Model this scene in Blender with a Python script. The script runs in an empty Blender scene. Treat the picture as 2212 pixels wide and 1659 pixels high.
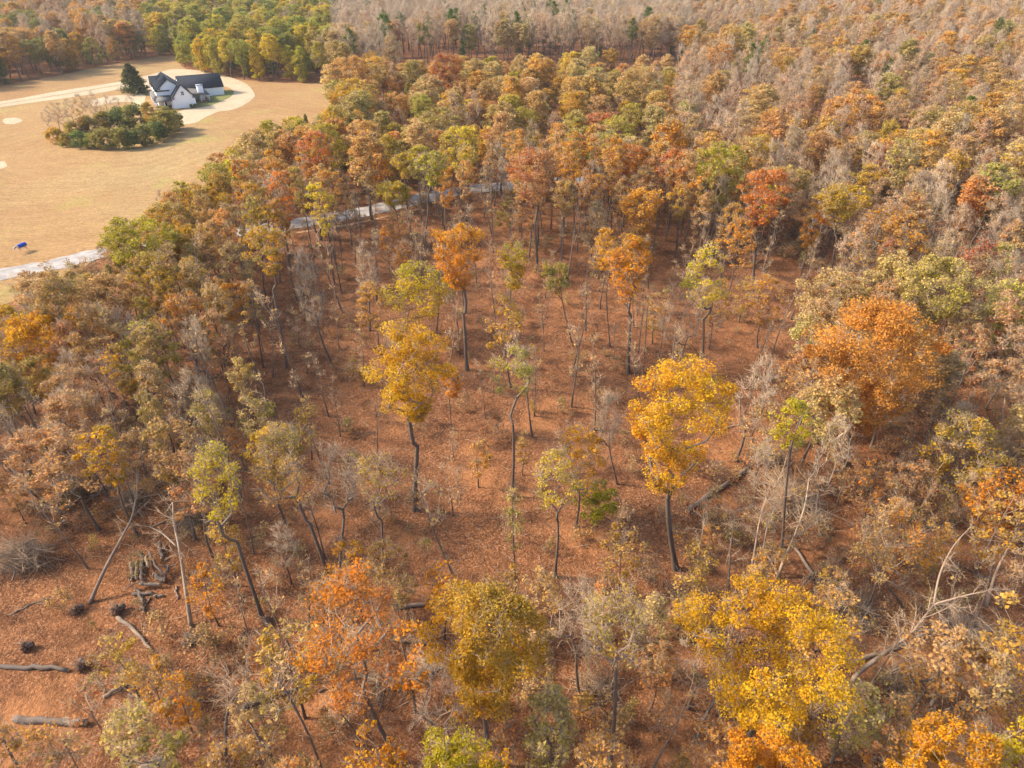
import bpy, math, random
import numpy as np
from mathutils import Vector, Matrix
from mathutils.geometry import delaunay_2d_cdt

# ------------------------------------------------------------------ camera, sky, sun, exposure
scene = bpy.context.scene
C = scene.collection
CAM_H, PITCH, FOC = 52.0, math.radians(33), 1495.0      # height, degrees below level, focal length in survey pixels (2212 wide)
cd = bpy.data.cameras.new('drone_camera'); cam = bpy.data.objects.new('drone_camera', cd); C.objects.link(cam)
cam.location = (0, 0, CAM_H); cam.rotation_euler = (math.pi/2 - PITCH, 0, 0)
cd.sensor_width = 36.0; cd.lens = 36.0*FOC/2212.0; cd.clip_start = 0.5; cd.clip_end = 6000
scene.camera = cam

SUN_EL = math.radians(35); SUN_AZ = math.radians(6)     # sun stands to the side (-X) and a little beyond the scene
SD = Vector((math.cos(SUN_EL)*math.cos(SUN_AZ), -math.cos(SUN_EL)*math.sin(SUN_AZ), -math.sin(SUN_EL)))
w = bpy.data.worlds.new('World'); scene.world = w; w.use_nodes = True
nt = w.node_tree; nt.nodes.clear()
sky = nt.nodes.new('ShaderNodeTexSky'); sky.sky_type = 'NISHITA'; sky.sun_disc = False
sky.sun_elevation = SUN_EL
to_sun = -SD
sky.sun_rotation = math.atan2(to_sun.x, to_sun.y)
sky.air_density = 1.0; sky.dust_density = 2.5; sky.ozone_density = 1.0
bg = nt.nodes.new('ShaderNodeBackground'); bg.inputs['Strength'].default_value = 0.15
out = nt.nodes.new('ShaderNodeOutputWorld')
nt.links.new(sky.outputs[0], bg.inputs[0]); nt.links.new(bg.outputs[0], out.inputs[0])
sl = bpy.data.lights.new('sun', 'SUN'); sl.energy = 2.9; sl.angle = math.radians(6.0); sl.color = (1.0, 0.88, 0.70)
so = bpy.data.objects.new('sun', sl); C.objects.link(so)
so.rotation_euler = SD.to_track_quat('-Z', 'Y').to_euler(); so.location = (-200, 60, 180)
vs = scene.view_settings
vs.view_transform = 'Standard'; vs.look = 'None'; vs.gamma = 1.0; vs.use_curve_mapping = False
vs.exposure = 1.36

rng = np.random.default_rng(11)
random.seed(5)

# ------------------------------------------------------------------ survey: photo pixel (2212 x 1659) -> point on the terrain
def ray(x, y):
    a = (x-1106)/FOC; b = -(y-829.5)/FOC
    return np.array([a, math.cos(PITCH)+b*math.sin(PITCH), -math.sin(PITCH)+b*math.cos(PITCH)])
def P(x, y, z=0.0):
    d = ray(x, y); t = (z-CAM_H)/d[2]
    return float(d[0]*t), float(d[1]*t)
def pix(X, Y, Z=0.0):
    dz = Z-CAM_H
    f = Y*math.cos(PITCH)-dz*math.sin(PITCH); u = Y*math.sin(PITCH)+dz*math.cos(PITCH)
    return 1106+FOC*X/f, 829.5-FOC*u/f
def Z_at(Y, px, py):
    d = ray(px, py); t = Y/d[1]; return CAM_H+d[2]*t
def gh(x, y):
    """gentle relief of the ground"""
    z = 0.22*np.sin(x*0.071+1.3)*np.sin(y*0.063+0.4)+0.13*np.sin(x*0.17+y*0.11)+0.10*np.sin(y*0.21-x*0.07+2.0)
    k = 1.0/(1.0+np.exp(-(np.hypot(x+115, y-275)-45)/8.0))
    return z*k
def slant(x, y, z=0): return math.sqrt(x*x+y*y+(CAM_H-z)**2)

# ------------------------------------------------------------------ helpers
def tag(o, label=None, cat=None, group=None, kind=None):
    if label: o['label'] = label
    if cat: o['category'] = cat
    if group: o['group'] = group
    if kind: o['kind'] = kind
    return o
def empty(name, loc, rz=0.0):
    o = bpy.data.objects.new(name, None); C.objects.link(o); o.location = loc; o.rotation_euler = (0, 0, rz); o.empty_display_size = 0.3
    return o
def link(name, me, parent=None, mat=None):
    o = bpy.data.objects.new(name, me); C.objects.link(o)
    if mat is not None and not me.materials: me.materials.append(mat)
    if parent is not None: o.parent = parent
    return o
def np_mesh(name, V, quads=None, tris=None, mats=(), midx=None, attrs=None, smooth=False):
    me = bpy.data.meshes.new(name)
    V = np.asarray(V, np.float32).reshape(-1, 3)
    q = np.zeros((0, 4), np.int32) if quads is None or len(quads) == 0 else np.asarray(quads, np.int32)
    t = np.zeros((0, 3), np.int32) if tris is None or len(tris) == 0 else np.asarray(tris, np.int32)
    me.vertices.add(len(V)); me.vertices.foreach_set('co', V.ravel())
    nl = q.size+t.size
    me.loops.add(nl); me.loops.foreach_set('vertex_index', np.concatenate([q.ravel(), t.ravel()]))
    np_ = len(q)+len(t); me.polygons.add(np_)
    st = np.concatenate([np.arange(len(q))*4, q.size+np.arange(len(t))*3]).astype(np.int32)
    me.polygons.foreach_set('loop_start', st)
    for m in mats: me.materials.append(m)
    if midx is not None: me.polygons.foreach_set('material_index', np.asarray(midx, np.int32))
    if smooth: me.polygons.foreach_set('use_smooth', np.ones(np_, bool))
    for k, a in (attrs or {}).items():
        at = me.attributes.new(k, 'FLOAT', 'POINT'); at.data.foreach_set('value', np.asarray(a, np.float32))
    me.update(calc_edges=True); me.validate()
    return me

class Acc:
    """collects vertices, quads, tris and one float per vertex"""
    def __init__(s): s.V = []; s.Q = []; s.T = []; s.A = []; s.B = []; s.n = 0
    def add(s, V, Q=None, T=None, a=0.0, b=0.0):
        V = np.asarray(V, float).reshape(-1, 3)
        if Q is not None and len(Q): s.Q.append(np.asarray(Q)+s.n)
        if T is not None and len(T): s.T.append(np.asarray(T)+s.n)
        s.V.append(V); s.A.append(np.broadcast_to(np.asarray(a, float), (len(V),))); s.B.append(np.broadcast_to(np.asarray(b, float), (len(V),)))
        s.n += len(V)
    def get(s):
        z = lambda L, k: np.concatenate(L) if L else np.zeros((0, k), int)
        return (np.concatenate(s.V) if s.V else np.zeros((0, 3)), z(s.Q, 4), z(s.T, 3), np.concatenate(s.A) if s.A else np.zeros(0), np.concatenate(s.B) if s.B else np.zeros(0))
    def mesh(s, name, mat, smooth=False, an=('tone', 'vary')):
        V, Q, T, A, B = s.get()
        return np_mesh(name, V, Q, T, (mat,), None, {an[0]: A, an[1]: B}, smooth)

def frames(D):
    D = D/np.maximum(np.linalg.norm(D, axis=1, keepdims=True), 1e-9)
    ref = np.where(np.abs(D[:, 2:3]) < 0.9, np.array([[0, 0, 1.0]]), np.array([[1.0, 0, 0]]))
    U = np.cross(D, ref); U /= np.maximum(np.linalg.norm(U, axis=1, keepdims=True), 1e-9)
    return D, U, np.cross(D, U)
def tubes(acc, P0, P1, R0, R1, k=5, a0=0.0, a1=0.0, cap=False):
    P0 = np.asarray(P0, float).reshape(-1, 3); P1 = np.asarray(P1, float).reshape(-1, 3); n = len(P0)
    if not n: return
    R0 = np.broadcast_to(R0, (n,)); R1 = np.broadcast_to(R1, (n,))
    D, U, W = frames(P1-P0)
    an = np.arange(k)*2*math.pi/k
    ring = np.cos(an)[None, :, None]*U[:, None]+np.sin(an)[None, :, None]*W[:, None]
    A = P0[:, None]+ring*R0[:, None, None]; B = P1[:, None]+ring*R1[:, None, None]
    V = np.concatenate([A, B], 1)
    i = np.arange(k); j = (i+1) % k
    f = np.stack([i, j, j+k, i+k], 1)
    Q = (np.arange(n)*2*k)[:, None, None]+f[None]
    T = None
    if cap:
        c = np.concatenate([np.stack([np.full(k-2, 0), np.arange(2, k), np.arange(1, k-1)], 1), np.stack([np.full(k-2, k), np.arange(1, k-1)+k, np.arange(2, k)+k], 1)])
        T = ((np.arange(n)*2*k)[:, None, None]+c[None]).reshape(-1, 3)
    a = np.concatenate([np.broadcast_to(np.broadcast_to(a0, (n,))[:, None], (n, k)), np.broadcast_to(np.broadcast_to(a1, (n,))[:, None], (n, k))], 1)
    acc.add(V.reshape(-1, 3), Q.reshape(-1, 4), T, a.ravel())
def sweep(acc, pts, rad, k=7, tone=0.3, cap=True):
    pts = np.asarray(pts, float); n = len(pts); T_ = np.gradient(pts, axis=0); T_ /= np.maximum(np.linalg.norm(T_, axis=1, keepdims=True), 1e-9)
    u = np.cross(T_[0], [0.31, 0.87, 0.17]); u /= np.linalg.norm(u); an = np.arange(k)*2*math.pi/k; V = []
    for i in range(n):
        u = u-T_[i]*(u@T_[i]); u /= np.linalg.norm(u); w_ = np.cross(T_[i], u)
        V.append(pts[i]+(np.cos(an)[:, None]*u+np.sin(an)[:, None]*w_)*rad[i])
    j = np.arange(k); f = np.stack([j, (j+1) % k, (j+1) % k+k, j+k], 1)
    Q = (np.arange(n-1)*k)[:, None, None]+f[None]; Tr = None
    if cap: Tr = np.concatenate([np.stack([np.zeros(k-2, int), np.arange(2, k), np.arange(1, k-1)], 1), (n-1)*k+np.stack([np.zeros(k-2, int), np.arange(1, k-1), np.arange(2, k)], 1)])
    acc.add(np.concatenate(V), Q.reshape(-1, 4), Tr, np.repeat(np.broadcast_to(tone, (n,)), k))
def spikes(acc, P0, P1, R, a=0.5):
    """thin three-sided tapering twigs"""
    P0 = np.asarray(P0, float).reshape(-1, 3); n = len(P0)
    if not n: return
    D, U, W = frames(P1-P0); R = np.broadcast_to(R, (n,))
    an = np.arange(3)*2*math.pi/3
    ring = P0[:, None]+(np.cos(an)[None, :, None]*U[:, None]+np.sin(an)[None, :, None]*W[:, None])*R[:, None, None]
    V = np.concatenate([ring, np.asarray(P1)[:, None]], 1)
    f = np.array([[0, 1, 3], [1, 2, 3], [2, 0, 3]])
    T = (np.arange(n)*4)[:, None, None]+f[None]
    acc.add(V.reshape(-1, 3), None, T.reshape(-1, 3), np.repeat(np.broadcast_to(a, (n,)), 4))
def leaf_quads(acc, r, Cn, size, up=0.35, blend=None, val=None):
    n = len(Cn)
    N = r.normal(size=(n, 3)); N[:, 2] = np.abs(N[:, 2])+up; N /= np.linalg.norm(N, axis=1, keepdims=True)
    _, U, W = frames(N)
    th = r.uniform(0, 6.283, n)[:, None]
    A = U*np.cos(th)+W*np.sin(th); B = np.cross(N, A)
    s = size*r.uniform(0.65, 1.35, n)[:, None]
    V = np.stack([Cn-A*s*0.62, Cn+B*s*0.40+N*s*0.10, Cn+A*s*0.62, Cn-B*s*0.40+N*s*0.10], 1)
    Q = np.arange(n*4).reshape(n, 4)
    blend = np.zeros(n) if blend is None else blend
    val = np.ones(n) if val is None else val
    acc.add(V.reshape(-1, 3), Q, None, np.repeat(blend, 4), np.repeat(val, 4))

def norm_noise(r, n, k=5):
    """a few random directions: smooth lumps over the crown"""
    d = r.normal(size=(k, 3)); return d/np.linalg.norm(d, axis=1, keepdims=True), r.uniform(-1, 1, k)

def blob(acc, r, c, rad, n=14, rough=0.3, a=0.0):
    """an uneven lump (earth on roots)"""
    th = np.linspace(0, math.pi, n//2); ph = np.linspace(0, 2*math.pi, n, endpoint=False)
    T_, P_ = np.meshgrid(th, ph, indexing='ij')
    d = np.stack([np.sin(T_)*np.cos(P_), np.sin(T_)*np.sin(P_), np.cos(T_)], -1)
    k = 1+rough*r.normal(size=T_.shape)*np.sin(T_)
    V = np.asarray(c)+d*np.asarray(rad)*k[..., None]
    m = len(th); Q = []
    for i in range(m-1):
        for j in range(n):
            Q.append((i*n+j, (i+1)*n+j, (i+1)*n+(j+1) % n, i*n+(j+1) % n))
    acc.add(V.reshape(-1, 3), Q, None, a)

# ------------------------------------------------------------------ materials
def new_mat(name):
    m = bpy.data.materials.new(name); m.use_nodes = True
    t = m.node_tree; t.nodes.clear()
    o = t.nodes.new('ShaderNodeOutputMaterial')
    return m, t, o
def N(t, kind, **kw):
    n = t.nodes.new(kind)
    for k, v in kw.items():
        if k.startswith('i_'):
            n.inputs[k[2:].replace('_', ' ')].default_value = v
        else: setattr(n, k, v)
    return n
def mixc(t, fac, a, b, mode='MIX'):
    m = t.nodes.new('ShaderNodeMix'); m.data_type = 'RGBA'; m.blend_type = mode
    for sock, v in ((m.inputs[0], fac), (m.inputs[6], a), (m.inputs[7], b)):
        if hasattr(v, 'is_output') or isinstance(v, bpy.types.NodeSocket): t.links.new(v, sock)
        elif isinstance(v, (int, float)): sock.default_value = v
        else: sock.default_value = (*v, 1) if len(v) == 3 else v
    return m.outputs[2]
def noise(t, vec, scale, detail=4, rough=0.6, dist=0.0):
    n = N(t, 'ShaderNodeTexNoise'); n.inputs['Scale'].default_value = scale; n.inputs['Detail'].default_value = detail
    n.inputs['Roughness'].default_value = rough; n.inputs['Distortion'].default_value = dist
    if vec is not None: t.links.new(vec, n.inputs['Vector'])
    return n.outputs['Fac']
def ramp(t, fac, stops):
    r = N(t, 'ShaderNodeValToRGB'); e = r.color_ramp.elements
    while len(e) < len(stops): e.new(0.5)
    for el, (p, c) in zip(e, stops):
        el.position = p; el.color = (*c, 1) if len(c) == 3 else c
    t.links.new(fac, r.inputs[0]); return r.outputs[0]
def principled(t, o, col, rough=0.9, bump=None, bstr=0.3, bdist=0.05, spec=0.2):
    b = N(t, 'ShaderNodeBsdfPrincipled')
    if isinstance(col, bpy.types.NodeSocket): t.links.new(col, b.inputs['Base Color'])
    else: b.inputs['Base Color'].default_value = (*col, 1)
    b.inputs['Roughness'].default_value = rough; b.inputs['Specular IOR Level'].default_value = spec
    if bump is not None:
        bn = N(t, 'ShaderNodeBump'); bn.inputs['Strength'].default_value = bstr; bn.inputs['Distance'].default_value = bdist
        t.links.new(bump, bn.inputs['Height']); t.links.new(bn.outputs[0], b.inputs['Normal'])
    t.links.new(b.outputs[0], o.inputs['Surface']); return b
def wpos(t): return N(t, 'ShaderNodeNewGeometry').outputs['Position']
def mat_simple(name, col, rough=0.7, var=0.12, scale=3.0, spec=0.3):
    m, t, o = new_mat(name)
    tc = N(t, 'ShaderNodeTexCoord').outputs['Object']
    f = noise(t, tc, scale, 4)
    a = tuple(max(0, c*(1-var)) for c in col); b = tuple(min(1, c*(1+var)) for c in col)
    principled(t, o, ramp(t, f, [(0.3, a), (0.7, b)]), rough, spec=spec); return m

def leaf_material():
    m, t, o = new_mat('autumn_leaf')
    c1 = N(t, 'ShaderNodeAttribute', attribute_type='INSTANCER', attribute_name='leafcol').outputs['Color']
    c2 = N(t, 'ShaderNodeAttribute', attribute_type='INSTANCER', attribute_name='leafmix').outputs['Color']
    bl = N(t, 'ShaderNodeAttribute', attribute_type='GEOMETRY', attribute_name='tone').outputs['Fac']
    va = N(t, 'ShaderNodeAttribute', attribute_type='GEOMETRY', attribute_name='vary').outputs['Fac']
    c = mixc(t, bl, c1, c2)
    v = N(t, 'ShaderNodeVectorMath', operation='SCALE'); t.links.new(c, v.inputs[0]); t.links.new(va, v.inputs['Scale'])
    d = N(t, 'ShaderNodeBsdfDiffuse'); tr = N(t, 'ShaderNodeBsdfTranslucent')
    t.links.new(v.outputs[0], d.inputs[0]); t.links.new(v.outputs[0], tr.inputs[0])
    mx = N(t, 'ShaderNodeMixShader'); mx.inputs[0].default_value = 0.42
    t.links.new(d.outputs[0], mx.inputs[1]); t.links.new(tr.outputs[0], mx.inputs[2])
    t.links.new(mx.outputs[0], o.inputs['Surface']); return m
def bark_material():
    m, t, o = new_mat('tree_bark')
    to = N(t, 'ShaderNodeAttribute', attribute_type='GEOMETRY', attribute_name='tone').outputs['Fac']
    tc = N(t, 'ShaderNodeTexCoord').outputs['Object']
    mp = N(t, 'ShaderNodeMapping'); mp.inputs['Scale'].default_value = (3, 3, 0.6); t.links.new(tc, mp.inputs[0])
    nz = noise(t, mp.outputs[0], 4.0, 4)
    ri = N(t, 'ShaderNodeObjectInfo').outputs['Random']
    c = ramp(t, to, [(0.0, (0.105, 0.082, 0.068)), (0.45, (0.20, 0.155, 0.125)), (0.72, (0.40, 0.295, 0.20)), (1.0, (0.56, 0.47, 0.36))])
    c = mixc(t, 0.55, c, ramp(t, nz, [(0.3, (0.55, 0.55, 0.55)), (0.7, (1.25, 1.2, 1.15))]), 'MULTIPLY')
    c = mixc(t, 0.6, c, ramp(t, ri, [(0.0, (0.7, 0.72, 0.74)), (0.5, (1.0, 0.96, 0.93)), (1.0, (1.3, 1.22, 1.15))]), 'MULTIPLY')
    principled(t, o, c, 0.9, nz, 0.4, 0.03, 0.1); return m
def ground_material():
    m, t, o = new_mat('leaf_strewn_soil')
    p = wpos(t)
    big = noise(t, p, 0.045, 4, 0.6, 0.4); mid = noise(t, p, 0.35, 5, 0.65); fine = noise(t, p, 3.2, 3, 0.75)
    vor = N(t, 'ShaderNodeTexVoronoi'); vor.inputs['Scale'].default_value = 8.5; t.links.new(p, vor.inputs['Vector'])
    sep = N(t, 'ShaderNodeSeparateColor'); t.links.new(vor.outputs['Color'], sep.inputs[0])
    leafc = ramp(t, sep.outputs[0], [(0.0, (0.08, 0.032, 0.016)), (0.35, (0.155, 0.063, 0.028)), (0.6, (0.23, 0.097, 0.041)), (0.85, (0.335, 0.155, 0.068)), (1.0, (0.46, 0.265, 0.14))])
    soil = ramp(t, mid, [(0.3, (0.13, 0.051, 0.023)), (0.55, (0.225, 0.091, 0.038)), (0.75, (0.335, 0.148, 0.065))])
    c = mixc(t, ramp(t, big, [(0.38, (0.75,)*3), (0.62, (0.3,)*3)]), soil, leafc)
    red = ramp(t, noise(t, p, 0.11, 3, 0.55), [(0.52, (0,)*3), (0.68, (0.8,)*3)])
    c = mixc(t, red, c, (0.38, 0.165, 0.065))
    dk = ramp(t, noise(t, p, 0.45, 6, 0.72, 0.5), [(0.30, (0.5,)*3), (0.5, (1.0,)*3), (0.72, (1.3,)*3)])
    c = mixc(t, 1.0, c, dk, 'MULTIPLY')
    fn = ramp(t, fine, [(0.3, (0.7,)*3), (0.7, (1.25,)*3)])
    c = mixc(t, 0.8, c, fn, 'MULTIPLY')
    hgt = N(t, 'ShaderNodeMath', operation='ADD'); t.links.new(fine, hgt.inputs[0]); t.links.new(mid, hgt.inputs[1])
    principled(t, o, c, 0.95, hgt.outputs[0], 0.9, 0.25, 0.1); return m
def field_material():
    m, t, o = new_mat('dormant_grass')
    p = wpos(t)
    big = noise(t, p, 0.018, 4, 0.55, 0.5); mid = noise(t, p, 0.12, 5, 0.6)
    mp = N(t, 'ShaderNodeMapping'); mp.inputs['Scale'].default_value = (0.5, 3.0, 1); mp.inputs['Rotation'].default_value = (0, 0, -0.42); t.links.new(p, mp.inputs[0])
    st = noise(t, mp.outputs[0], 0.7, 7, 0.72)
    c = ramp(t, big, [(0.28, (0.30, 0.165, 0.075)), (0.5, (0.335, 0.21, 0.095)), (0.72, (0.345, 0.245, 0.115))])
    c = mixc(t, 0.7, c, ramp(t, mid, [(0.3, (0.86, 0.84, 0.8)), (0.7, (1.12, 1.12, 1.1))]), 'MULTIPLY')
    c = mixc(t, 0.8, c, ramp(t, st, [(0.32, (0.72, 0.69, 0.64)), (0.5, (1, 1, 1)), (0.68, (1.2, 1.2, 1.2))]), 'MULTIPLY')
    # rings left by the mower round the thicket
    mp2 = N(t, 'ShaderNodeMapping'); mp2.inputs['Location'].default_value = (115, -205, 0); t.links.new(p, mp2.inputs[0])
    wv = N(t, 'ShaderNodeTexWave', wave_type='RINGS', rings_direction='Z'); wv.inputs['Scale'].default_value = 0.075; wv.inputs['Distortion'].default_value = 6.0
    wv.inputs['Detail'].default_value = 3; wv.inputs['Detail Scale'].default_value = 0.6
    t.links.new(mp2.outputs[0], wv.inputs['Vector'])
    c = mixc(t, 0.22, c, ramp(t, wv.outputs['Fac'], [(0.2, (0.84, 0.82, 0.78)), (0.8, (1.1, 1.1, 1.08))]), 'MULTIPLY')
    gr = ramp(t, noise(t, p, 0.06, 3, 0.5, 0.3), [(0.60, (0,)*3), (0.72, (0.5,)*3)])
    c = mixc(t, gr, c, (0.27, 0.28, 0.065))
    c = mixc(t, ramp(t, noise(t, p, 0.5, 5, 0.75, 0.6), [(0.35, (0.55,)*3), (0.52, (0,)*3)]), c, (0.27, 0.16, 0.085))
    fine = noise(t, p, 1.6, 5, 0.8)
    c = mixc(t, 0.9, c, ramp(t, fine, [(0.32, (0.66, 0.64, 0.6)), (0.68, (1.3,)*3)]), 'MULTIPLY')
    principled(t, o, c, 0.95, fine, 0.5, 0.1, 0.05); return m
def gravel_material(name, a, b, s=1.2):
    m, t, o = new_mat(name)
    p = wpos(t)
    f = noise(t, p, s, 6, 0.7); g = noise(t, p, 0.15, 3)
    c = ramp(t, f, [(0.3, a), (0.7, b)])
    c = mixc(t, 0.6, c, ramp(t, g, [(0.3, (0.85, 0.83, 0.8)), (0.7, (1.08,)*3)]), 'MULTIPLY')
    principled(t, o, c, 0.95, f, 0.3, 0.05, 0.1); return m

M_LEAF = leaf_material(); M_BARK = bark_material(); M_GROUND = ground_material(); M_FIELD = field_material()
M_ROAD = gravel_material('pale_gravel', (0.24, 0.215, 0.20), (0.46, 0.42, 0.385), 0.6)
M_DRIVE = gravel_material('sandy_drive', (0.36, 0.27, 0.17), (0.52, 0.42, 0.285))

# ------------------------------------------------------------------ tree builder
def grow(r, H, R, cb, fork, ncl, tr, lead=False, off=(0, 0), wob=0.25, shape='dome', droop=0.0, up=0.5):
    """nodes of a tree: stem up to the fork, then limbs that reach each leaf cluster. returns pos, parent, radius, tips, limb id"""
    pos = [np.zeros(3)]; par = [-1]; limb = [0]
    zf = fork*H
    ztop = H*0.93 if lead else zf
    n = max(4, int(ztop/1.5)); ph = r.uniform(0, 6.28, 2)
    for i in range(1, n+1):
        f = i/n; z = ztop*f; k = min(1.0, z/max(cb*H, 1e-3))
        wx = wob*(math.sin(3.2*f+ph[0])-math.sin(ph[0]))+off[0]*k*0.8; wy = wob*(math.sin(2.7*f+ph[1])-math.sin(ph[1]))+off[1]*k*0.8
        pos.append(np.array([wx, wy, z])); par.append(len(pos)-2); limb.append(0)
    nstem = len(pos)
    zc = 0.5*(cb*H+H); hz_ = 0.5*(H-cb*H)
    ld, lw = norm_noise(r, 0, 6)
    cl = []
    tries = 0
    while len(cl) < ncl and tries < ncl*60:
        tries += 1
        a = r.uniform(0, 6.283); zz = r.uniform(-1, 1)
        if shape == 'cone': env = max(0.08, (1-zz)/2*0.95+0.05)
        elif shape == 'column': env = (1-abs(zz)**3)**0.5
        elif shape == 'fan': env = (0.16+0.84*((zz+1)/1.25)**.85) if zz < 0.25 else (max(0.0, 1-((zz-0.25)/0.80)**2.4))**0.5
        else: env = (max(0.0, 1-(abs(zz+0.25)/1.25)**2.2))**0.5 if zz > -0.25 else (max(0.0, 1-(abs(zz+0.25)/0.95)**2.0))**0.5
        d = np.array([math.cos(a), math.sin(a), zz*0.8]); d /= np.linalg.norm(d)
        env *= 0.82+0.30*float((np.clip(ld@d, 0, 1)**2*lw).sum())
        rad = R*env*math.sqrt(r.uniform(0.12, 1.0))
        if shape == 'fan' and zz < 0 and r.random() < 0.45: continue
        p = np.array([math.cos(a)*rad+off[0], math.sin(a)*rad+off[1], zc+zz*hz_*0.97])
        if shape == 'dome' and zz < 0.2 and rad < 0.45*R and r.random() < 0.7: continue
        if cl and min(np.linalg.norm(p-q) for q in cl) < 0.55*R/math.sqrt(ncl)*1.7: 
            if r.random() < 0.8: continue
        cl.append(p)
    top = pos[nstem-1]
    cl.sort(key=lambda p: np.linalg.norm(p-(pos[nstem-1] if not lead else np.array([off[0], off[1], p[2]]))))
    tips = []; nlimb = 0
    start = max(1, int(nstem*(0.72 if not lead else max(0.25, cb*0.8))))
    for p in cl:
        A = np.array(pos); d = p-A; dist = np.linalg.norm(d, axis=1)
        pen = dist*1.0
        hor = np.hypot(d[:, 0], d[:, 1])
        pen = pen+np.clip(up*hor-d[:, 2], 0, None)*1.2
        pen[:start] += 100; pen[start:nstem-1] += 0.0 if lead else 1.2
        q = int(np.argmin(pen)); L = float(dist[q])
        k = max(1, int(round(L/1.1)))
        lid = limb[q]
        if q < nstem:
            nlimb += 1; lid = nlimb
        prev = q; side = r.normal(size=3)*0.10*L
        for i in range(1, k+1):
            f = i/k
            b = A[q]+d[q]*f+side*math.sin(math.pi*f)+np.array([0, 0, -0.10*L*math.sin(math.pi*f)])
            if i < k: b = b+r.normal(size=3)*0.06
            pos.append(b); par.append(prev); limb.append(lid); prev = len(pos)-1
        tips.append(prev)
    pos = np.array(pos); par = np.array(par)
    cnt = np.zeros(len(pos)); cnt[tips] += 1
    for i in range(len(pos)-1, 0, -1): cnt[par[i]] += cnt[i]
    tot = max(cnt[0], 1)
    rad = np.maximum(tr*0.80*(cnt/tot)**0.52, 0.022)
    zs = pos[:nstem, 2]
    rad[:nstem] = np.maximum(rad[:nstem], tr*(1-0.45*zs/H)*(1.0 if not lead else np.clip(1-zs/H, 0.06, 1)))
    rad[0] = tr*1.5
    if nstem > 2: rad[1] = max(rad[1], tr*1.02)
    return pos, par, rad, tips, np.array(limb), nstem

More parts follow.
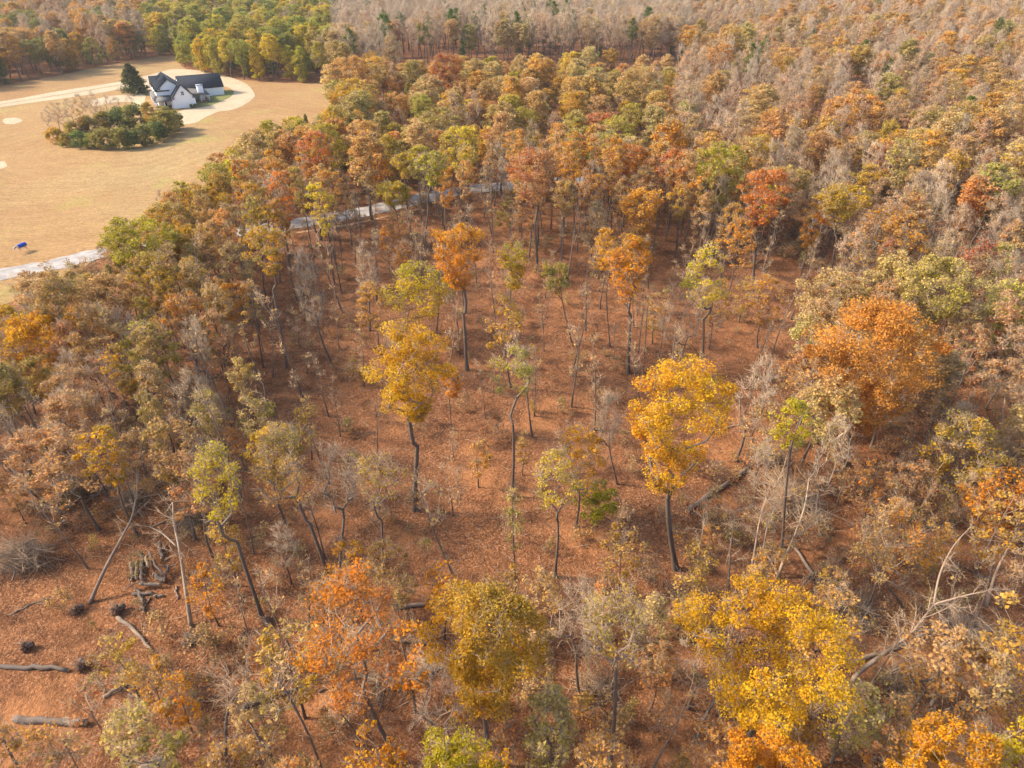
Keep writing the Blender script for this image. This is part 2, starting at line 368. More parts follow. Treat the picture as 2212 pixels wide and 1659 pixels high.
def tree_geo(seed, H, R, cb, fork, ncl, tr, nleaf=0, ls=0.25, rc=0.8, twig=6, twl=1.0, twr=0.012, fine=0, lead=False, off=(0, 0), wob=0.25, shape='dome', limbs=False, pale=0.0, twig_to_crown=False, flat=0.65, up=0.5, along=0):
    r = np.random.default_rng(seed)
    pos, par, rad, tips, limb, nstem = grow(r, H, R, cb, fork, ncl, tr, lead, off, wob, shape, up=up)
    i = np.arange(1, len(pos)); pr = par[i]
    r1 = rad[i]; r0 = np.minimum(rad[pr], r1*1.45)
    r0[:nstem-1] = rad[pr[:nstem-1]]
    tone = lambda x: np.clip(0.62-0.62*(x-0.02)/max(tr*0.85, 0.06), 0.08, 0.66)+pale
    trunk = Acc(); lims = {}; crown = Acc(); tw = Acc()
    st = i < nstem
    def seg(acc, mask, k): tubes(acc, pos[pr[mask]], pos[i[mask]], r0[mask], r1[mask], k, tone(r0[mask]), tone(r1[mask]))
    sweep(trunk, pos[:nstem], rad[:nstem], 8, tone(rad[:nstem]), False)
    if limbs:
        ids, n = np.unique(limb[i[~st]], return_counts=True)
        ids = ids[np.argsort(-n)]
        big = ids[:5]
        for L in big:
            a = lims[L] = Acc(); seg(a, (~st) & (limb[i] == L), 5)
        rest = (~st) & ~np.isin(limb[i], big)
        seg(trunk, rest, 5)
    else:
        thick = (~st) & (r1 > 0.05); thin = (~st) & ~thick
        seg(trunk, thick, 5); seg(trunk, thin, 3)
    # twigs
    tp = pos[tips]; ctr = np.array([off[0], off[1], cb*H])
    if twig:
        base = np.repeat(tp, twig, 0); base += r.normal(size=base.shape)*0.15
        dirs = base-ctr; dirs /= np.maximum(np.linalg.norm(dirs, axis=1, keepdims=True), 1e-6)
        dirs = dirs*0.8+r.normal(size=base.shape)*0.65+np.array([0, 0, 0.25])
        dirs /= np.linalg.norm(dirs, axis=1, keepdims=True)
        end = base+dirs*(twl*r.uniform(0.5, 1.3, len(base)))[:, None]
        spikes(tw, base, end, twr*1.6, 0.62+pale)
        if fine:
            b2 = np.repeat(base, fine, 0); e2 = np.repeat(end, fine, 0)
            f = r.uniform(0.25, 0.95, len(b2))[:, None]; s = b2+(e2-b2)*f
            d2 = np.repeat(dirs, fine, 0)*0.7+r.normal(size=b2.shape)*0.6; d2 /= np.linalg.norm(d2, axis=1, keepdims=True)
            spikes(tw, s, s+d2*(twl*0.55*r.uniform(0.5, 1.3, len(s)))[:, None], twr, 0.68+pale)
    if along:
        nb = np.repeat(pos[nstem:], along, 0); bs = np.repeat(rad[nstem:], along); k_ = bs < .09; nb = nb[k_]
        dr = r.normal(size=nb.shape)+np.array([0, 0, .5])+(nb-ctr)/np.maximum(np.linalg.norm(nb-ctr, axis=1, keepdims=True), .5); dr /= np.linalg.norm(dr, axis=1, keepdims=True)
        spikes(tw, nb, nb+dr*(twl*r.uniform(.5, 1.4, len(nb)))[:, None], twr*1.3, .66+pale)
    if nleaf:
        per = np.maximum(1, r.gamma(2.2, 1.0, len(tips))); per = (per/per.sum()*nleaf).astype(int)
        c = np.repeat(tp, per, 0); ci = np.repeat(np.arange(len(tips)), per)
        o3 = r.normal(size=c.shape); o3 /= np.linalg.norm(o3, axis=1, keepdims=True)
        rr = rc*np.repeat(r.uniform(0.7, 1.3, len(tips)), per)*r.uniform(0.25, 1.0, len(c))**0.5
        c = c+o3*rr[:, None]*np.array([1, 1, flat])+np.array([0, 0, 0.15])
        ld, lw = norm_noise(r, 0, 5)
        q = (tp-ctr)/max(R, 1)
        cb_ = np.clip(0.5+0.45*np.sin(q@ld.T*2.2)@lw*0.6+r.normal(size=len(tips))*0.16, 0, 1)
        blend = np.clip(cb_[ci]+r.normal(size=len(c))*0.16, 0, 1)
        val = np.clip((r.normal(size=len(tips))*0.10+1)[ci]*(1+r.normal(size=len(c))*0.11), 0.6, 1.4)
        leaf_quads(crown, r, c, ls, 0.4, blend, val)
        # some bare wood sticks out of the foliage
    return dict(trunk=trunk, limbs=lims, crown=crown, twigs=tw, H=H, R=R)

COL = {'gold': (0.60, 0.30, 0.018), 'orange': (0.57, 0.215, 0.022), 'lime': (0.43, 0.37, 0.025), 'olive': (0.36, 0.275, 0.055), 'tan': (0.50, 0.315, 0.120), 'amber': (0.57, 0.275, 0.060), 'cinnamon': (0.47, 0.225, 0.080),
       'russet': (0.40, 0.155, 0.048), 'coral': (0.55, 0.185, 0.065), 'red': (0.38, 0.085, 0.045), 'green': (0.20, 0.225, 0.040), 'dark': (0.10, 0.13, 0.045),
       'pink': (0.48, 0.29, 0.165), 'yellow': (0.62, 0.42, 0.025), 'straw': (0.55, 0.39, 0.14)}
WORD = {'gold': 'golden', 'orange': 'orange', 'lime': 'yellow-green', 'olive': 'olive', 'tan': 'tan', 'russet': 'rust-brown', 'coral': 'coral-orange', 'red': 'dark red', 'green': 'green',
        'dark': 'dark green', 'pink': 'pinkish brown', 'yellow': 'bright yellow', 'straw': 'straw-coloured', 'amber': 'amber', 'cinnamon': 'cinnamon-brown'}
def jit(c, a=0.10):
    k = 1+rng.normal()*a; h = rng.normal()*a*0.5
    return (float(np.clip(c[0]*k*(1+h), 0.01, 0.7)), float(np.clip(c[1]*k*(1-h), 0.01, 0.6)), float(np.clip(c[2]*k, 0.005, 0.4)))

def meshes_of(g, name):
    """shared mesh data of one kind of tree: trunk, crown (leaves with their twigs) or bare crown, limbs"""
    d = {'trunk': g['trunk'].mesh(name+'_trunk', M_BARK, True), 'limbs': [a.mesh(name+'_limb', M_BARK) for a in g['limbs'].values()]}
    V, Q, T, A, B = g['crown'].get(); v2, q2, t2, a2, b2 = g['twigs'].get()
    n = len(V)
    if len(V)+len(v2):
        me = np_mesh(name+'_crown', np.concatenate([V, v2]), np.concatenate([Q, q2+n]), np.concatenate([T, t2+n]), (M_LEAF, M_BARK),
                     np.concatenate([np.zeros(len(Q)), np.ones(len(q2)), np.zeros(len(T)), np.ones(len(t2))]), {'tone': np.concatenate([A, a2]), 'vary': np.concatenate([B, b2])})
        d['crown'] = me
    return d
def joined(g, name):
    parts = [(g['trunk'], 1), (g['crown'], 0), (g['twigs'], 1)]
    Vs, Qs, Ts, As, Bs, mq, mt, n = [], [], [], [], [], [], [], 0
    for acc, mi in parts:
        V, Q, T, A, B = acc.get()
        Vs.append(V); Qs.append(Q+n); Ts.append(T+n); As.append(A); Bs.append(B); mq += [mi]*len(Q); mt += [mi]*len(T); n += len(V)
    return np_mesh(name, np.concatenate(Vs), np.concatenate(Qs), np.concatenate(Ts), (M_LEAF, M_BARK), np.array(mq+mt), {'tone': np.concatenate(As), 'vary': np.concatenate(Bs)})

TREES = []     # every individual tree: dict(o, kind, x, y, H, word, label)
def plant(name, d, x, y, rz, sc, c1, c2, H, cat, group, label=None, word='', form='', tilt=(0, 0)):
    root = empty(name, (x, y, float(gh(x, y))-0.03), rz)
    root.rotation_euler = (tilt[0], tilt[1], rz); root.scale = sc
    o = link('trunk', d['trunk'], root)
    for m in d['limbs']: link('limb', m, root)
    if 'crown' in d:
        c = link('crown', d['crown'], root)
        c['leafcol'] = c1; c['leafmix'] = c2
    tag(root, label, cat, group)
    TREES.append(dict(o=root, kind=name, x=x, y=y, H=H, word=word, form=form, label=label))
    return root

# ------------------------------------------------------------------ the ground, the field, the tracks
def grid_sheet(name, xs, ys, mat, dz=0.0):
    X, Y = np.meshgrid(xs, ys); Z = gh(X, Y)+dz
    V = np.stack([X, Y, Z], -1).reshape(-1, 3); nx = len(xs); i = np.arange(len(ys)-1)[:, None]*nx+np.arange(nx-1)[None]
    Q = np.stack([i, i+1, i+1+nx, i+nx], -1).reshape(-1, 4)
    o = link(name, np_mesh(name, V, Q, None, (mat,), None, None, True)); tag(o, kind='structure'); return o
def axis(a, b, fine, grow_, lim):
    v = list(np.arange(a, b+1e-6, fine)); s = fine; x = v[-1]
    while x < lim: s *= grow_; x += s; v.append(x)
    s = fine; x = v[0]; lo = []
    while x > -lim: s *= grow_; x -= s; lo.append(x)
    return np.array(lo[::-1]+v)
grid_sheet('ground', axis(-260, 260, 3.0, 1.35, 2500), axis(0, 400, 3.0, 1.35, 2500), M_GROUND)

def smooth_poly(pts, closed=True, sub=5, jitter=0.0):
    n = len(pts); out_ = []
    for i in range(n if closed else n-1):
        p = [np.array(pts[(i+k-1) % n] if closed else pts[min(max(i+k-1, 0), n-1)], float) for k in range(4)]
        for s in range(sub):
            t = s/sub
            out_.append(0.5*((2*p[1])+(-p[0]+p[2])*t+(2*p[0]-5*p[1]+4*p[2]-p[3])*t*t+(-p[0]+3*p[1]-3*p[2]+p[3])*t**3))
    if not closed: out_.append(np.array(pts[-1], float))
    out_ = np.array(out_)
    if jitter: out_ += rng.normal(size=out_.shape)*jitter
    return out_
def inside(poly, x, y):
    x = np.atleast_1d(x); y = np.atleast_1d(y); c = np.zeros(x.shape, bool); n = len(poly); j = n-1
    for i in range(n):
        xi, yi = poly[i]; xj, yj = poly[j]
        if yi != yj:
            c ^= ((yi > y) != (yj > y)) & (x < (xj-xi)*(y-yi)/(yj-yi)+xi)
        j = i
    return c
def poly_sheet(name, poly, step, mat, dz, parent=None):
    poly = np.asarray(poly); x0, y0 = poly.min(0); x1, y1 = poly.max(0)
    gx, gy = np.meshgrid(np.arange(x0, x1, step), np.arange(y0, y1, step)); gx = gx.ravel(); gy = gy.ravel()
    k = inside(poly, gx, gy)
    pts = [Vector(p) for p in poly]+[Vector((a, b)) for a, b in zip(gx[k]+rng.uniform(-.2, .2, k.sum())*step, gy[k])]
    n = len(poly); ed = [(i, (i+1) % n) for i in range(n)]
    v, e, f, *_ = delaunay_2d_cdt(pts, ed, [list(range(n))], 1, 1e-4)
    V = np.array([(p.x, p.y, 0) for p in v]); V[:, 2] = gh(V[:, 0], V[:, 1])+dz
    T = [t for t in f if len(t) == 3]
    o = link(name, np_mesh(name, V, None, T, (mat,), None, None, True), parent); tag(o, kind='structure'); return o
def W(pts): return [P(x, y) for x, y in pts]

FIELD_PX = [(-260, 240), (-60, 196), (40, 178), (110, 168), (175, 152), (235, 141), (300, 128), (372, 120), (400, 148), (470, 166), (560, 176), (640, 180), (720, 186), (735, 215), (700, 262),
            (600, 300), (520, 345), (450, 395), (400, 440), (350, 490), (300, 520), (215, 562), (130, 610), (60, 640), (-20, 668), (-200, 720), (-420, 560)]
FIELD = smooth_poly(W(FIELD_PX), True, 4, 0.25)
poly_sheet('field', FIELD, 4.0, M_FIELD, 0.05)
ROAD_PX = [(-420, 690), (-200, 646), (0, 597), (105, 577), (210, 552), (330, 528), (440, 510), (540, 497), (640, 484), (740, 466), (830, 448), (900, 433), (970, 416), (1040, 405), (1110, 399), (1200, 392), (1300, 386)]
rc_ = smooth_poly(W(ROAD_PX), False, 6)
def strip(c, wd):
    d = np.gradient(c, axis=0); d /= np.linalg.norm(d, axis=1, keepdims=True); n = np.stack([-d[:, 1], d[:, 0]], 1)
    wv = (wd/2)*(1+0.06*np.sin(np.arange(len(c))*1.7)+0.05*rng.normal(size=len(c)))[:, None]
    return np.concatenate([c+n*wv, (c-n*wv)[::-1]])
ROADP = strip(rc_, 6.0)
poly_sheet('gravel_road', ROADP, 1.6, M_ROAD, 0.10)
# sandy verge beside the road where the grader left bare earth
M_VERGE = gravel_material('tan_verge', (0.40, 0.22, 0.11), (0.54, 0.32, 0.17), 2.0)
vp = smooth_poly(W([(520, 517), (640, 504), (740, 488), (830, 468), (905, 452)]), False, 6)
poly_sheet('road_verge', strip(vp, 1.1), 1.0, M_VERGE, 0.06)
for nm, pts in (('bare_soil', [(8, 258), (30, 254), (48, 260), (32, 268), (10, 267)]), ('bare_soil', [(-12, 352), (10, 350), (16, 358), (4, 365), (-14, 366)])):
    poly_sheet(nm, smooth_poly(W(pts), True, 4, 0.1), 2.0, M_DRIVE, 0.08)
def z1(p): return (p[0]/3.0, p[1]/3.0)
DRIVE_Z = [(-500, 775), (0, 656), (400, 592), (700, 545), (795, 530), (960, 492), (1040, 468), (1120, 446), (1270, 458), (1460, 492), (1540, 520), (1600, 548), (1648, 605), (1640, 640), (1565, 690), (1490, 716), (1420, 724), (1330, 762), (1262, 800), (1150, 808), (1090, 790),
           (1130, 742), (1200, 712), (1350, 690), (1440, 652), (1500, 612), (1510, 588), (1450, 560), (1300, 560), (1180, 600), (1090, 650), (1040, 640), (1000, 612), (960, 604), (900, 600), (800, 578), (700, 592), (400, 640), (0, 694), (-500, 810)]
poly_sheet('driveway', smooth_poly(W([z1(p) for p in DRIVE_Z]), True, 3), 2.5, M_DRIVE, 0.09)
poly_sheet('parking_apron', smooth_poly(W([z1(p) for p in [(596, 652), (720, 622), (860, 612), (940, 606), (940, 650), (934, 694), (905, 712), (880, 690), (840, 662), (720, 668), (612, 688)]]), True, 3), 2.0, M_DRIVE, 0.075)
M_STRIP = gravel_material('worn_grass', (0.26, 0.19, 0.10), (0.36, 0.27, 0.15), 1.5)
poly_sheet('grass_strip', strip(smooth_poly(W([z1(p) for p in [(-300, 745), (0, 675), (400, 614), (700, 566), (800, 550), (960, 520)]]), False, 5), 1.3), 1.2, M_STRIP, 0.13)
M_LAWN_SHADE = gravel_material('green_lawn', (0.13, 0.15, 0.045), (0.22, 0.21, 0.075), 1.0)  # grass green with the house's shadow painted into its dark tone
poly_sheet('lawn', smooth_poly(W([z1(p) for p in [(1330, 640), (1455, 590), (1515, 590), (1500, 625), (1440, 655), (1355, 686), (1260, 694), (1130, 712), (1100, 700)]]), True, 3), 2.0, M_LAWN_SHADE, 0.14)
# ------------------------------------------------------------------ the white farmhouse
M_WHITE = mat_simple('white_siding', (0.80, 0.80, 0.79), 0.6, 0.03, 1.0)
M_ROOF = mat_simple('slate_shingles', (0.026, 0.031, 0.042), 0.85, 0.25, 2.5, 0.05)
M_PROOF = mat_simple('grey_metal_roof', (0.11, 0.105, 0.10), 0.7, 0.1, 1.0, 0.15)
M_DECK = mat_simple('brown_decking', (0.23, 0.12, 0.075), 0.8, 0.2, 4.0)
M_GLASS = mat_simple('dark_glass', (0.02, 0.023, 0.028), 0.15, 0.1, 1.0, 0.6)
M_BLACK = mat_simple('black_trim', (0.02, 0.02, 0.02), 0.6, 0.1, 2.0)
M_METAL = mat_simple('grey_metal', (0.3, 0.3, 0.31), 0.4, 0.1, 2.0, 0.5)
hx, hy = P(376.95, 236.4)
house = empty('farmhouse', (hx, hy, float(gh(hx, hy))-0.02), math.radians(29.3))
tag(house, 'white farmhouse with steep dark roofs standing in the field by the sandy drive', 'house')
def box_geo(acc, lo, hi):
    x0, y0, z0 = lo; x1, y1, z1_ = hi
    V = [(x0, y0, z0), (x1, y0, z0), (x1, y1, z0), (x0, y1, z0), (x0, y0, z1_), (x1, y0, z1_), (x1, y1, z1_), (x0, y1, z1_)]
    acc.add(V, [(0, 3, 2, 1), (4, 5, 6, 7), (0, 1, 5, 4), (1, 2, 6, 5), (2, 3, 7, 6), (3, 0, 4, 7)])
def slab(acc, a, b, c, d, th):
    """a slab with corners a b c d on top, thickness th downwards"""
    t = np.array([a, b, c, d], float); V = np.concatenate([t-np.array([0, 0, th]), t])
    acc.add(V, [(0, 3, 2, 1), (4, 5, 6, 7), (0, 1, 5, 4), (1, 2, 6, 5), (2, 3, 7, 6), (3, 0, 4, 7)])
def block(name, prof, a0, a1, ax, parent=house, mat=M_WHITE):
    """pentagon wall profile [(s,z)...] extruded from a0 to a1 along v (ax='v') or u"""
    n = len(prof); f = (lambda s, a, z: (s, a, z)) if ax == 'v' else (lambda s, a, z: (a, s, z))
    acc = Acc()
    V = [f(s, a0, z) for s, z in prof]+[f(s, a1, z) for s, z in prof]
    acc.add(V, [(i, (i+1) % n, (i+1) % n+n, i+n) for i in range(n)])
    me = bpy.data.meshes.new(name); me.from_pydata([tuple(v) for v in V], [], [tuple(range(n))[::-1], tuple(range(n, 2*n))]+[(i, (i+1) % n, (i+1) % n+n, i+n) for i in range(n)])
    me.materials.append(mat); me.update()
    return link(name, me, parent)
def gable_roof(name, s0, z0, sr, zr, s1, z1_, a0, a1, ax, mat=M_ROOF, oh=0.35, th=0.2, parent=house):
    acc = Acc(); f = (lambda s, a, z: (s, a, z)) if ax == 'v' else (lambda s, a, z: (a, s, z))
    for (s, z) in ((s0, z0), (s1, z1_)):
        k = oh/abs(s-sr); se = s+(s-sr)*k; ze = z+(z-zr)*k
        slab(acc, f(sr, a0-oh, zr+0.14), f(sr, a1+oh, zr+0.14), f(se, a1+oh, ze+0.14), f(se, a0-oh, ze+0.14), th)
    return link(name, acc.mesh(name, mat), parent)
block('wall', [(0, 0), (7.6, 0), (7.6, 3.4), (3.8, 7.7), (0, 3.4)], 0, 6.4, 'v'); gable_roof('roof', 0, 3.4, 3.8, 7.7, 7.6, 3.4, 0, 6.2, 'v')
block('wall', [(-4, 0), (7.55, 0), (7.55, 3.4), (0.4, 9.0), (-4, 5.6)], 5.6, 24, 'v'); r_main = gable_roof('roof', -4, 5.6, 0.4, 9.0, 7.55, 3.4, 5.6, 24, 'v')
for vc in (8.6, 19.4):
    block('wall', [(vc-2.9, 0), (vc+2.9, 0), (vc+2.9, 5.62), (vc, 8.5), (vc-2.9, 5.62)], -4.25, 0.2, 'u'); gable_roof('roof', vc-2.9, 5.62, vc, 8.5, vc+2.9, 5.62, -4.25, 0.0, 'u', oh=0.3)
block('wall', [(19.3, 0), (30, 0), (30, 3.2), (24.7, 7.0), (19.3, 3.2)], 5.2, 20.5, 'u'); gable_roof('roof', 19.3, 3.2, 24.7, 7.0, 30, 3.2, 5.4, 20.5, 'u')
a = Acc(); slab(a, (-5.6, -0.3, 3.0), (0.0, -0.3, 3.0), (0.0, 5.6, 3.95), (-4.0, 5.6, 3.95), 0.18); slab(a, (-5.6, 19.5, 3.0), (-5.6, -0.3, 3.0), (-4.0, 5.6, 3.95), (-4.0, 19.5, 3.95), 0.18); link('porch_roof', a.mesh('porch_roof', M_PROOF), house)
a = Acc(); box_geo(a, (-5.5, -0.1, 0), (-0.05, 5.6, 0.5)); box_geo(a, (-5.5, 5.6, 0), (-4.05, 19.4, 0.5)); link('porch_deck', a.mesh('porch_deck', M_DECK), house)
for q in [(-5.3, 0.1), (-2.7, 0.1), (-0.3, 0.1), (-5.3, 5), (-5.3, 10), (-5.3, 14.6), (-5.3, 19.2)]:
    a = Acc(); box_geo(a, (q[0]-.16, q[1]-.16, 0.5), (q[0]+.16, q[1]+.16, 2.84)); box_geo(a, (q[0]-.22, q[1]-.22, 0.5), (q[0]+.22, q[1]+.22, 0.75)); link('porch_post', a.mesh('porch_post', M_WHITE), house)
a = Acc(); slab(a, (7.6, 6.9, 3.5), (13.6, 6.9, 2.75), (13.6, 19.25, 2.75), (7.6, 19.25, 3.5), 0.16); link('porch_roof', a.mesh('porch_roof', M_PROOF), house)
a = Acc(); box_geo(a, (7.62, 7.1, 0), (13.4, 19.25, 0.45)); link('porch_deck', a.mesh('porch_deck', M_DECK), house)
a = Acc(); box_geo(a, (7.62, 11.5, 0.45), (11.2, 19.25, 2.8)); link('wall', a.mesh('porch_wall', M_WHITE), house)
for q in [(13.2, 7.3), (10.4, 7.3), (13.2, 11), (13.2, 15)]:
    a = Acc(); box_geo(a, (q[0]-.13, q[1]-.13, 0.45), (q[0]+.13, q[1]+.13, 2.62)); link('porch_post', a.mesh('porch_post', M_WHITE), house)
a = Acc()
for k in range(15): box_geo(a, (7.75+k*0.38, 7.25, 0.45), (7.80+k*0.38, 7.3, 1.35))
box_geo(a, (7.65, 7.23, 1.35), (13.1, 7.33, 1.43)); link('railing', a.mesh('railing', M_BLACK), house)
a = Acc(); box_geo(a, (10.0, 9.6, 0), (12.1, 10.9, 5.6)); ch = link('chimney', a.mesh('chimney', M_WHITE), house)
a = Acc(); box_geo(a, (9.85, 9.45, 5.6), (12.25, 11.05, 5.8)); link('chimney_cap', a.mesh('chimney_cap', M_METAL), ch)
wf = Acc()
for b in ((3.28, 4.35, 4.32, 4.43), (3.28, 4.35, 5.62, 5.73), (3.28, 3.38, 4.43, 5.62), (4.25, 4.35, 4.43, 5.62), (3.78, 3.85, 4.43, 5.62), (3.38, 3.78, 4.99, 5.06), (3.85, 4.25, 4.99, 5.06)):
    box_geo(wf, (b[0], -0.07, b[2]), (b[1], -0.005, b[3]))
win = link('window', wf.mesh('window', M_WHITE), house)
for u0 in (3.38, 3.85):
    for zz in (4.43, 5.06):
        a = Acc(); box_geo(a, (u0, -0.04, zz), (u0+0.40, -0.012, zz+0.56)); link('pane', a.mesh('pane', M_GLASS), win)
for (u, v, z) in ((0.25, -0.3, 3.3), (7.35, -0.3, 3.3), (-3.2, 5.3, 5.9)):
    a = Acc(); s = 1 if u < 3 else -1
    a.add([(u, v, z), (u+s*0.55, v, z), (u+s*0.55, v, z+0.55), (u, v+.2, z), (u+s*0.55, v+.2, z), (u+s*0.55, v+.2, z+0.55)], [(0, 1, 4, 3), (1, 2, 5, 4), (2, 0, 3, 5)], [(0, 2, 1), (3, 4, 5)]); link('bracket', a.mesh('bracket', M_BLACK), house)
for u0, u1, z0, z1_ in ((-2.6, -1.6, 0.5, 2.6),):
    a = Acc(); box_geo(a, (u0, 5.5, z0), (u1, 5.585, z1_)); link('door', a.mesh('door', M_GLASS), house)
for v0 in (8.2, 13.2, 18.6):
    a = Acc(); box_geo(a, (-4.30, v0, 1.1), (-4.27 if v0 in (8.2, 18.6) else -4.01, v0+1.2, 2.6)); link('window', a.mesh('side_window', M_GLASS), house)

# ------------------------------------------------------------------ a parked car, a horse
def car():
    x, y = P(719, 177); root = empty('parked_car', (x, y, float(gh(x, y))), math.radians(12))
    tag(root, 'white car parked against the wood edge beyond the field', 'car')
    paint = mat_simple('white_paint', (0.78, 0.78, 0.79), 0.3, 0.02, 1.0, 0.6); rub = mat_simple('tyre_rubber', (0.02, 0.02, 0.02), 0.8)
    prof = [(-2.25, .35), (2.2, .35), (2.3, .65), (2.2, .95), (1.25, 1.05), (.65, 1.55), (-1.5, 1.62), (-2.2, 1.1)]
    n = len(prof); me = bpy.data.meshes.new('car_body'); V = [(a, -0.88, b) for a, b in prof]+[(a, 0.88, b) for a, b in prof]
    me.from_pydata(V, [], [tuple(range(n)), tuple(range(n, 2*n))[::-1]]+[(i, i+n, (i+1) % n+n, (i+1) % n) for i in range(n)]); me.materials.append(paint); me.update()
    body = link('body', me, root)
    mo = body.modifiers.new('bevel', 'BEVEL'); mo.width = 0.09; mo.segments = 2
    for s in (-1, 1):
        a = Acc(); a.add([(1.1, s*.90, 1.08), (.55, s*.90, 1.48), (-1.4, s*.90, 1.53), (-1.9, s*.90, 1.12), (1.1, s*.86, 1.08), (.55, s*.86, 1.48), (-1.4, s*.86, 1.53), (-1.9, s*.86, 1.12)], [(0, 1, 2, 3), (4, 7, 6, 5), (0, 4, 5, 1), (1, 5, 6, 2), (2, 6, 7, 3), (3, 7, 4, 0)]); link('side_window', a.mesh('car_window', M_GLASS), root)
        a = Acc(); box_geo(a, (2.2, s*.6-.18, .66), (2.33, s*.6+.18, .82)); link('headlight', a.mesh('headlight', M_METAL), root)
        for wx in (-1.4, 1.4):
            a = Acc(); tubes(a, [(wx, s*.68, .34)], [(wx, s*.92, .34)], .34, .34, 14, cap=True); wh = link('wheel', a.mesh('wheel', rub), root)
            a = Acc(); tubes(a, [(wx, s*.90, .34)], [(wx, s*.935, .34)], .2, .2, 10, cap=True); link('rim', a.mesh('rim', M_METAL), wh)
    a = Acc(); slab(a, (1.28, -.75, 1.09), (1.28, .75, 1.09), (.70, .7, 1.58), (.70, -.7, 1.58), 0.02); link('windscreen', a.mesh('windscreen', M_GLASS), root)
car()

def skin_body(name, verts, edges, mat, parent=None, sub=2):
    me = bpy.data.meshes.new(name); me.from_pydata([v[0] for v in verts], edges, []); me.materials.append(mat)
    o = link(name, me, parent)
    sk = o.modifiers.new('skin', 'SKIN'); sk.use_smooth_shade = True
    for d, v in zip(me.skin_vertices[0].data if me.skin_vertices else [], verts): d.radius = v[1]
    if not me.skin_vertices:
        bm = __import__('bmesh').new(); bm.from_mesh(me); L = bm.verts.layers.skin.verify()
        for bv, v in zip(bm.verts, verts): bv[L].radius = v[1]
        bm.verts.ensure_lookup_table(); bm.verts[0][L].use_root = True
        bm.to_mesh(me); bm.free()
    ss = o.modifiers.new('smooth', 'SUBSURF'); ss.levels = sub; ss.render_levels = sub
    return o
def horse():
    h, t_ = P(44, 547), P(57, 541.5)
    root = empty('horse', ((h[0]+t_[0])/2, (h[1]+t_[1])/2, float(gh(h[0], h[1]))+0.05), math.atan2(h[1]-t_[1], h[0]-t_[0]))
    tag(root, 'pale horse in a blue blanket standing in the tan field', 'horse')
    coat = mat_simple('pale_coat', (0.62, 0.50, 0.42), 0.8, 0.15, 3.0)
    r = lambda a, b=None: (a, b or a)
    v = [((-.1, 0, 1.22), r(.34, .37)), ((-.75, 0, 1.28), r(.30, .33)), ((.55, 0, 1.25), r(.28, .34)), ((.9, 0, 1.42), r(.17, .24)), ((1.2, 0, 1.40), r(.12, .19)), ((1.42, 0, 1.36), r(.12, .16)), ((1.72, 0, 1.08), r(.085, .10)), ((1.82, 0, .98), r(.07, .075))]
    e = [(0, 1), (0, 2), (2, 3), (3, 4), (4, 5), (5, 6), (6, 7)]
    for s in (-1, 1):
        b = len(v); v += [((.55, s*.20, .98), r(.13)), ((.56, s*.20, .55), r(.065)), ((.54, s*.20, .14), r(.05)), ((.60, s*.20, .04), r(.06))]; e += [(2, b), (b, b+1), (b+1, b+2), (b+2, b+3)]
        b = len(v); v += [((-.62, s*.21, .92), r(.16)), ((-.88, s*.21, .55), r(.07)), ((-.80, s*.21, .14), r(.05)), ((-.74, s*.21, .04), r(.06))]; e += [(1, b), (b, b+1), (b+1, b+2), (b+2, b+3)]
        b = len(v); v += [((1.38, s*.07, 1.56), r(.03))]; e += [(5, b)]
    b = len(v); v += [((-1.08, 0, 1.2), r(.06)), ((-1.16, 0, .7), r(.05))]; e += [(1, b), (b, b+1)]
    skin_body('body', v, e, coat, root)
    blue = mat_simple('blue_cloth', (0.012, 0.075, 0.42), 0.75, 0.12, 2.0)
    a = Acc(); xs = np.linspace(-1.02, 0.72, 9); th = np.linspace(-0.62*math.pi, 0.62*math.pi, 15); V = []
    for x in xs:
        kx = 1-0.10*abs((x+.1)/.9)**3
        for t in th: V.append((x, .43*kx*math.sin(t), 1.24+.46*kx*math.cos(t)+(.03 if x > .4 else 0)))
    n = len(th); a.add(V, [(i*n+j, (i+1)*n+j, (i+1)*n+j+1, i*n+j+1) for i in range(len(xs)-1) for j in range(n-1)])
    bl = link('blanket', a.mesh('blanket', blue, True), root); m = bl.modifiers.new('thick', 'SOLIDIFY'); m.thickness = 0.03
horse()

